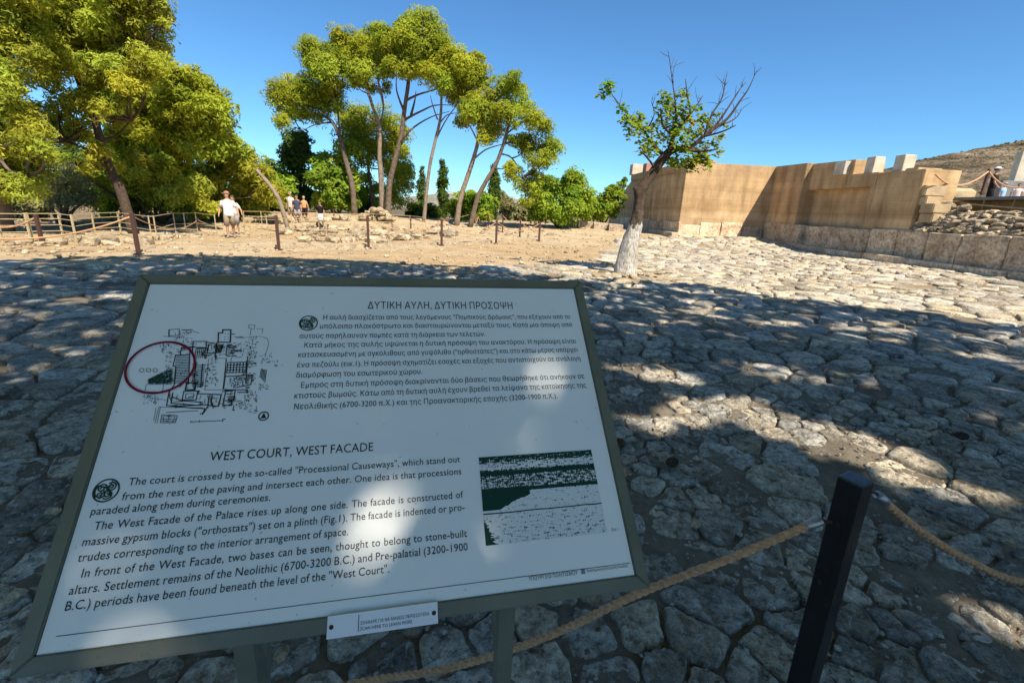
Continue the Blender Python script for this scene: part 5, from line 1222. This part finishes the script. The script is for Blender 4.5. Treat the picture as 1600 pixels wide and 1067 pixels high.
GR = [('Η αυλή διασχίζεται από τους λεγόμενους "Πομπικούς Δρόμους", που εξέχουν από το', (237, 224), (1475, 217)), ('υπόλοιπο πλακόστρωτο και διασταυρώνονται μεταξύ τους. Κατά μία άποψη από', (220, 268), (1485, 257)),
      ('αυτούς παρήλαυναν πομπές κατά τη διάρκεια των τελετών.', (120, 316), (1050, 305)), ('Κατά μήκος της αυλής υψώνεται η δυτική πρόσοψη του ανακτόρου. Η πρόσοψη είναι', (142, 362), (1505, 340)),
      ('κατασκευασμένη με ογκόλιθους από γυψόλιθο ("ορθοστάτες") και στο κάτω μέρος υπάρχει', (112, 410), (1515, 383)), ('ένα πεζούλι (εικ.1). Η πρόσοψη σχηματίζει εσοχές και εξοχές που αντιστοιχούν σε ανάλογη', (107, 460), (1527, 428)),
      ('διαμόρφωση του εσωτερικού χώρου.', (103, 509), (735, 496)), ('Εμπρός στη δυτική πρόσοψη διακρίνονται δύο βάσεις που θεωρήθηκε ότι ανήκουν σε', (125, 562), (1547, 517)),
      ('κτιστούς βωμούς. Κάτω από τη δυτική αυλή έχουν βρεθεί τα λείψανα της κατοίκησης της', (93, 613), (1557, 564)), ('Νεολιθικής (6700-3200 π.Χ.) και της Προανακτορικής εποχής (3200-1900 π.Χ.).', (90, 668), (1413, 618))]
for t_, a, b in GR:
    a = Zb(*a); b = Zb(*b); letters(t_, a, b, .0135*.92, M['ink'], panel)
letters('WEST COURT, WEST FACADE', (327, 720), (583, 704.5), cap(14.5, 450, 712), M['ink'], panel, 'title')
EN = [('The court is crossed by the so-called "Processional Causeways", which stand out', (200, 757), (719, 723)), ('from the rest of the paving and intersect each other. One idea is that processions', (190, 780), (721, 742)),
      ('paraded along them during ceremonies.', (140, 805), (422, 782)), ('The West Facade of the Palace rises up along one side. The facade is constructed of', (146, 827), (724, 778)),
      ('massive gypsum blocks ("orthostats") set on a plinth (Fig.1). The facade is indented or pro-', (127, 852), (726, 798)), ('trudes corresponding to the interior arrangement of space.', (121, 876), (544, 837)),
      ('In front of the West Facade, two bases can be seen, thought to belong to stone-built', (126, 899), (730, 841)), ('altars. Settlement remains of the Neolithic (6700-3200 B.C.) and Pre-palatial (3200-1900', (107, 927), (731, 861)),
      ('B.C.) periods have been found beneath the level of the "West Court".', (100, 952), (608, 896))]
for t_, a, b in EN: letters(t_, a, b, .0135, M['ink'], panel)
print('cap world', cap(10, 300, 800), cap(7, 600, 560))
letters('ΥΠΟΥΡΓΕΙΟ ΠΟΛΙΤΙΣΜΟΥ', (826, 907), (903, 897), cap(6.5, 860, 900), M['ink'], panel, 'footer_text')
letters('Επιστημονική Επιτροπή Κνωσού', (917, 893.5), (981, 885.5), cap(4.5, 950, 890), M['ink'], panel, 'footer_text')
letters('Εικ.1', (956, 830), (966, 828), cap(5, 960, 829), M['ink'], panel, 'caption')
def strip(mb, pts, w_, z=.0006):
    for a, b in zip(pts[:-1], pts[1:]):
        d = (b-a); d.z = 0
        if d.length < 1e-6: continue
        n_ = Vector((-d.y, d.x, 0)).normalized()*w_/2; e = d.normalized()*w_*.3; Zo = Vector((0, 0, z)); mb.quad(a-n_-e+Zo, b-n_+e+Zo, b+n_+e+Zo, a+n_-e+Zo)
    return mb
a, b = sp(90, 988), sp(985, 883.5); b.y = a.y = (a.y+b.y)/2; loc(strip(MB(), [a, b], .0009).build('rule_line', M['ink']), panel)
mb = MB(); c = sp(911, 892.5)
for i in range(4):
    for s_ in (0, 1): 
        o_ = (i-1.5)*.0022; strip(mb, [c+Vector((o_, -.004, 0)), c+Vector((o_, .005, 0))] if s_ else [c+Vector((-.0035, o_+.0005, 0)), c+Vector((.0035, o_+.0005, 0))], .0007, .0006+.00015*s_)
loc(mb.build('footer_mark', M['ink']), panel)
# plan of the palace
Zp = lambda x, y: sp(180+x/4.103, 430+y/4.103)
PL = []
def L_(w_, *p): PL.append((w_, [Zp(*q) for q in p]))
def grid_(x0, y0, x1, y1, n, w_, skew=0):
    for i in range(n): t = i/(n-1); L_(w_, (x0+(skew*t), y0+(y1-y0)*t), (x1+skew*t, y0+(y1-y0)*t-3))
B, T_ = .0022, .0009
random.seed(61)
L_(B, (388, 510), (372, 582)); L_(B, (388, 512), (480, 510)); grid_(392, 525, 478, 690, 17, B*.75, -18); L_(B, (480, 465), (470, 700)); L_(B, (425, 465), (418, 510)); L_(B, (425, 468), (500, 462)); L_(B, (372, 582), (390, 586), (380, 700), (345, 752), (330, 835), (480, 850), (575, 855), (560, 893))
L_(B, (500, 425), (585, 425), (583, 465), (498, 462), (500, 425)); grid_(520, 470, 600, 470, 2, B)
for i in range(7): L_(B*.7, (520+i*12, 470), (512+i*12, 530))
L_(B*1.3, (690, 350), (742, 350), (738, 430), (660, 430), (662, 370), (690, 370), (690, 350))
for x, y in ((703, 375), (722, 375), (702, 395), (722, 395), (700, 412), (721, 412)): L_(T_*1.6, (x, y), (x+5, y))
L_(B, (655, 430), (640, 525)); 
for i in range(4): L_(B*.8, (662+i*8, 445), (650+i*8, 500))
L_(B, (740, 380), (768, 378)); L_(B*.8, (770, 398), (820, 396)); L_(T_, (780, 405), (930, 392), (975, 405), (985, 440), (960, 520))
L_(B, (718, 450), (710, 515), (735, 518)); L_(B, (718, 452), (770, 455)); grid_(722, 470, 765, 505, 4, B*.8)
L_(T_, (640, 530), (712, 534), (690, 735), (570, 735)); L_(T_, (600, 535), (575, 735))
L_(B, (712, 534), (705, 650), (695, 730)); grid_(722, 560, 845, 625, 5, B*.9)
for i in range(7): L_(B*.9, (722+i*20, 562), (716+i*20, 626))
L_(B, (850, 520), (838, 690)); L_(B, (850, 570), (905, 562)); L_(B, (705, 650), (880, 640), (870, 700), (780, 720)); L_(B, (700, 735), (850, 735), (850, 752), (785, 750)); L_(B, (770, 740), (760, 800), (700, 805)); L_(B, (695, 835), (745, 835), (750, 800)); L_(B, (712, 730), (690, 835))
for i in range(5): L_(B*.8, (710+i*4, 745+i*17), (755+i*2, 742+i*17))
L_(B*1.5, (460, 690), (518, 690), (510, 735), (450, 735), (460, 690)); L_(B, (440, 745), (530, 742), (520, 800), (430, 800), (440, 745)); L_(T_*1.5, (455, 760), (505, 758), (500, 790), (450, 790), (455, 760))
L_(B, (540, 740), (530, 760), (680, 765), (660, 840), (600, 835)); L_(T_, (570, 735), (690, 735), (665, 840), (640, 838)); L_(B, (365, 780), (430, 805), (560, 815)); L_(B, (355, 820), (540, 835)); L_(B, (390, 850), (390, 840), (600, 830)); L_(B, (370, 755), (360, 820)); L_(B, (600, 780), (595, 840), (570, 880), (545, 890)); L_(B, (620, 790), (615, 830)); L_(T_*1.5, (330, 880), (530, 868)); L_(T_*1.2, (285, 845), (560, 850)); L_(T_, (280, 845), (255, 950)); L_(T_, (290, 848), (268, 950)); L_(T_, (262, 850), (248, 930))
L_(T_*1.5, (300, 895), (400, 900), (385, 945), (290, 945), (300, 895)); L_(T_, (310, 905), (385, 908), (375, 938), (305, 936), (310, 905)); L_(T_, (345, 900), (338, 945)); L_(T_, (300, 920), (390, 922))
L_(B, (345, 350), (345, 395)); L_(T_*1.5, (350, 350), (412, 345), (410, 385), (350, 390)); L_(B, (430, 352), (495, 350)); L_(T_*1.5, (430, 370), (490, 368)); L_(T_, (312, 392), (430, 400)); L_(T_, (500, 360), (540, 372)); 
L_(T_, (858, 318), (895, 320), (892, 345), (855, 340), (858, 318)); L_(T_, (870, 345), (866, 385)); L_(T_, (905, 345), (948, 345), (942, 375)); L_(T_, (200, 700), (310, 698), (305, 748), (190, 748), (200, 700)); L_(T_, (180, 780), (330, 800)); L_(T_, (310, 698), (365, 700))
for i in range(5): L_(B*.7, (938+i*8, 600+i*2), (928+i*8, 655+i*8))
L_(B, (500, 430), (495, 500)); L_(B, (590, 430), (640, 440)); L_(B, (600, 445), (590, 500), (640, 500)); L_(B, (560, 570), (548, 720)); grid_(500, 580, 575, 700, 11, B*.7, -8)
L_(B*.7, (520, 560), (505, 700)); L_(T_*1.4, (485, 940), (690, 932)); L_(T_*1.4, (485, 934), (485, 946)); L_(T_*1.4, (540, 930), (540, 943)); L_(T_*1.4, (690, 924), (690, 938)); L_(T_*1.5, (690, 923), (708, 922))
for cx, cy, rx, ry, n_ in ((870, 450, 35, 65, 60), (440, 395, 60, 35, 40), (340, 460, 50, 35, 40), (230, 790, 45, 25, 35), (850, 660, 50, 35, 45), (870, 810, 40, 75, 70), (800, 830, 35, 35, 30), (880, 540, 30, 55, 35), (970, 530, 35, 35, 30), (945, 715, 30, 22, 25), (620, 620, 30, 75, 60), (340, 920, 35, 20, 16), (790, 470, 40, 40, 40), (470, 640, 60, 80, 50), (760, 680, 40, 35, 35), (1030, 570, 12, 25, 8), (620, 470, 40, 40, 35), (345, 550, 25, 60, 30)):
    for _ in range(n_):
        x = cx+random.uniform(-rx, rx); y = cy+random.uniform(-ry, ry); q = random.choice([(random.uniform(4, 16), 0), (0, random.uniform(4, 16)), (random.uniform(-8, 8), random.uniform(-6, 6))]); L_(random.choice([T_*.8, T_, T_*1.5]), (x, y), (x+q[0], y+q[1]))
for _ in range(150):
    reg = random.choice([(500, 460, 640, 530), (395, 440, 500, 520), (500, 560, 590, 730), (715, 440, 780, 530), (780, 520, 900, 700), (700, 640, 860, 760), (350, 745, 560, 845), (690, 740, 770, 840), (560, 760, 680, 850), (640, 430, 700, 520)])
    x = random.uniform(reg[0], reg[2]); y = random.uniform(reg[1], reg[3]); l = random.uniform(10, 34); w_ = random.choice([B*.6, B*.8, T_*1.3]); q = (x+random.choice([l, 0, 0]), y)
    q = (x+l, y-2) if random.random() < .5 else (x-l*.2, y+l); L_(w_, (x, y), q)
    if random.random() < .5: L_(w_, q, (q[0]+random.uniform(6, 14), q[1]-1))
mb = MB()
for i, (w_, p) in enumerate(PL): strip(mb, p, w_*.85, .0005+.0000012*i)
for k in range(3):
    c = (173+k*43, 611); strip(mb, [Zp(c[0]+14*math.cos(a), c[1]+12*math.sin(a)) for a in [i*PI/10 for i in range(21)]], .0009, .0015)
loc(mb.build('plan_drawing', M['ink']), panel)
mb = MB()
for _ in range(420):
    u = random.random(); x = 215+u*150; y = 695-random.random()*(25+u*75); strip(mb, [Zp(x, y), Zp(x+random.uniform(3, 9), y+random.uniform(-3, 3))], .0018, .0016+.000002*_)
loc(mb.build('plan_paving', M['ink_green']), panel)
pc = [Zp(80+0, 0)]
eL, eR = sp(199, 575), sp(304.5, 575); ec = (sp(252, 535.5)+sp(252, 614.5))/2; 
# ring in panel units
ea = abs(eR.x-eL.x)/2; eb = abs(sp(252, 535.5).y-sp(252, 614.5).y)/2; print('ring', ea, eb)
ring = [Vector((ec.x+ea*math.cos(t), ec.y+eb*math.sin(t), PZ)) for t in [i*2*PI/72 for i in range(73)]]
loc(strip(MB(), ring, .0046, .0026).build('red_circle', M['ink_red']), panel)
c = sp(412, 650); cc = [Vector((c.x+.0085*math.cos(t), c.y+.0085*math.sin(t), PZ)) for t in [i*PI/12 for i in range(25)]]; mb = strip(MB(), cc, .002); mb.add([c+Vector((-.005, -.0045, .0008)), c+Vector((.005, -.0045, .0008)), c+Vector((0, .007, .0008))], [(0, 1, 2)]); loc(mb.build('compass_mark', M['ink']), panel)
# round seal emblems
def seal(x, y, R_):
    c = sp(x, y); mb = MB(); C = lambda r, t: Vector((c.x+r*math.cos(t), c.y+r*math.sin(t), PZ))
    strip(mb, [C(R_, i*PI/18) for i in range(37)], R_*.13, .0006)
    for k in range(26):   # shaded rim at the lower left
        t = PI*.85+k*.045; mb.quad(*[p+Vector((0, 0, .0005)) for p in (C(R_, t), C(R_, t+.05), C(R_*.8, t+.05), C(R_*.8, t))])
    for j, (ox, oy, r0, t0, turns, dr) in enumerate(((-.38, .22, .40, 0, 1.6, 1), (.36, .30, .42, 2.2, 1.7, -1), (.20, -.38, .42, 4, 1.7, 1), (-.36, -.36, .36, 1, 1.5, -1))):
        pts = []
        for i in range(30):
            f = i/29; r = R_*r0*(1-f*.85); t = t0+dr*f*turns*2*PI; pts.append(Vector((c.x+ox*R_+r*math.cos(t), c.y+oy*R_+r*math.sin(t), PZ)))
        strip(mb, pts, R_*.115, .0007+.0001*j)
    strip(mb, [C(R_*.9, 2.6), C(R_*.3, 1.9), C(R_*.15, .3), C(R_*.5, -.6), C(R_*.85, -.9)], R_*.1, .0012); strip(mb, [C(R_*.9, 1.2), C(R_*.35, .9), C(R_*.4, -2.2), C(R_*.8, -2.0)], R_*.09, .0013)
    return loc(mb.build('seal_emblem', M['ink_green']), panel)
seal(482, 505, .0180); seal(166, 766, .0185)
# printed picture: dark green on white
def picture_material():
    mt, t, p = newmat('printed_picture'); tc = N(t, 'ShaderNodeTexCoord'); uv = N(t, 'ShaderNodeAttribute', attribute_name='pic')
    sep = N(t, 'ShaderNodeSeparateXYZ'); t.links.new(uv.outputs['Vector'], sep.inputs[0]); u, v = sep.outputs[0], sep.outputs[1]
    mp = N(t, 'ShaderNodeMapping'); mp.inputs['Scale'].default_value = (17, 46, 1); t.links.new(uv.outputs['Vector'], mp.inputs['Vector']); nh = noise(t, mp.outputs[0], 1., 6, .7)
    mv = N(t, 'ShaderNodeMapping'); mv.inputs['Scale'].default_value = (95, 22, 1); t.links.new(uv.outputs['Vector'], mv.inputs['Vector']); nv = noise(t, mv.outputs[0], 1., 5, .7)
    ml = N(t, 'ShaderNodeMapping'); ml.inputs['Scale'].default_value = (5, 5, 1); t.links.new(uv.outputs['Vector'], ml.inputs['Vector']); nl = noise(t, ml.outputs[0], 1., 4, .6)
    # darkness threshold by height in the picture
    th = ramp(t, v, [(.0, (.545, .545, .545)), (.30, (.56, .56, .56)), (.52, (.575, .575, .575)), (.565, (.56, .56, .56)), (.575, (.1, .1, .1)), (.60, (.10, .10, .10)), (.61, (.49, .49, .49)), (.76, (.48, .48, .48)), (.78, (.30, .30, .30)), (.80, (.36, .36, .36)), (.84, (.54, .54, .54)), (.90, (.53, .53, .53)), (.93, (.46, .46, .46)), (1., (.42, .42, .42))])
    nn = mth(t, 'ADD', mth(t, 'MULTIPLY', nh, .55), mth(t, 'MULTIPLY', nv, .45))
    d = mth(t, 'SUBTRACT', nn, th)
    # a dark diagonal hollow at the left
    dg = mth(t, 'SUBTRACT', mth(t, 'ADD', mth(t, 'MULTIPLY', u, .55), mth(t, 'MULTIPLY', nl, .12)), mth(t, 'SUBTRACT', v, .34)); inb = mth(t, 'MULTIPLY', mth(t, 'LESS_THAN', dg, .1), mth(t, 'MULTIPLY', mth(t, 'LESS_THAN', u, .40), mth(t, 'GREATER_THAN', v, .37)))
    d = mth(t, 'ADD', d, mth(t, 'MULTIPLY', mth(t, 'MULTIPLY', inb, mth(t, 'LESS_THAN', v, .62)), .22))
    ln = mth(t, 'LESS_THAN', mth(t, 'ABSOLUTE', mth(t, 'SUBTRACT', v, mth(t, 'ADD', .325, mth(t, 'MULTIPLY', nl, .02)))), .007)
    lf = mth(t, 'LESS_THAN', mth(t, 'ADD', u, mth(t, 'MULTIPLY', v, .3)), mth(t, 'MULTIPLY', nh, .17))
    f = mth(t, 'MAXIMUM', mth(t, 'GREATER_THAN', d, .0), mth(t, 'MAXIMUM', ln, lf))
    c = mixc(t, f, (.66, .69, .70), (.008, .045, .032)); t.links.new(c, p.inputs['Base Color']); p.inputs['Specular IOR Level'].default_value = .15; p.inputs['Roughness'].default_value = .6; return mt
M['picture'] = picture_material()
q4 = [sp(760, 853), sp(947, 831), sp(925, 703), sp(747, 714)]; x0 = (q4[0].x+q4[3].x)/2; x1 = (q4[1].x+q4[2].x)/2; y0 = (q4[0].y+q4[1].y)/2; y1 = (q4[2].y+q4[3].y)/2; print('pic', q4)
mb = MB().quad((x0, y0, PZ+.0006), (x1, y0, PZ+.0006), (x1, y1, PZ+.0006), (x0, y1, PZ+.0006)); pic = mb.build('printed_picture', M['picture'])
at_ = pic.data.attributes.new('pic', 'FLOAT_VECTOR', 'POINT'); at_.data.foreach_set('vector', np.array([0, 0, 0, 1, 0, 0, 1, 1, 0, 0, 1, 0], np.float32)); loc(pic, panel)
# riveted plate on the lower rail
def s0(x, y, z=0): q = pu(x, y, .003); return Vector((q[0], q[1], z))
c4 = [s0(511, 1000), s0(685, 972), s0(683, 939), s0(511, 963)]; xa = (c4[0].x+c4[3].x)/2; xb = (c4[1].x+c4[2].x)/2; ya = (c4[0].y+c4[1].y)/2; yb = (c4[2].y+c4[3].y)/2; print('plate', xa, xb, ya, yb)
pl = loc(MB().box(((xa+xb)/2, (ya+yb)/2, .0025), (xb-xa, yb-ya, .003), bev=.0004).build('notice_plate', M['sticker']))
for x in (xa+.0065, xb-.0065): loc(MB().ell((x, (ya+yb)/2, .004), (.0036, .0036, .002), 12, 6).build('rivet', M['rust']), pl)
_PZ = PZ; PZ = .0042-.0006+.0002
def plate_text(txt, x0_, x1_, y_, h_):
    global PZ
    a = MS @ Vector((x0_, y_, PZ)); b = MS @ Vector((x1_, y_, PZ)); letters(txt, proj(a), proj(b), h_, M['ink'], pl, 'plate_text', .012, False)
Wp_ = xb-xa; Hp_ = yb-ya
plate_text('ΣΚΑΝΑΡΕ ΓΙΑ ΝΑ ΜΑΘΕΙΣ ΠΕΡΙΣΣΟΤΕΡΑ', xa+Wp_*.29, xa+Wp_*.92, ya+Hp_*.43, Hp_*.15); plate_text('SCAN HERE TO LEARN MORE', xa+Wp_*.29, xa+Wp_*.76, ya+Hp_*.18, Hp_*.15)
loc(strip(MB(), [Vector((xa+Wp_*.275, ya+Hp_*.16, PZ)), Vector((xa+Wp_*.275, ya+Hp_*.86, PZ))], .0012).build('plate_line', M['ink']), pl)
PZ = _PZ
# ------------------------------------------------------------------ pine cones on the paving
random.seed(71)
for x, y, lb in ((1500, 687, 'dark pine cone lying on the sunlit paving toward the right edge'), (1048, 731, 'small dark pine cone on the paving just right of the sign'), (968, 702, 'dark pine cone half hidden at the right edge of the sign')):
    p = gp(x, y); mb = MB()
    for k in range(60):
        t = k/60; a = k*2.4; r = .026*math.sin(PI*(.12+.85*t))**.8; c = Vector((r*math.cos(a), (t-.5)*.085, r*math.sin(a))); mb.ell(c, (.009, .006, .009), 5, 4)
    o = mb.build('pine_cone', M['bark_dark'], None); o.location = (p.x, p.y, float(court_h(p.x, p.y))+.045); o.rotation_euler = (0, 0, random.uniform(0, 3)); props(o, lb, 'pine cone', 'fallen pine cones')
# loose orange bits of stone near the sign legs
for x, y in ((441, 1033), (85, 808), (30, 940), (870, 945), (1085, 826)):
    p = gp(x, y); o = rock(g, (p.x, p.y, .035), (.035, .025, .018), False, .2, 'loose_slab')
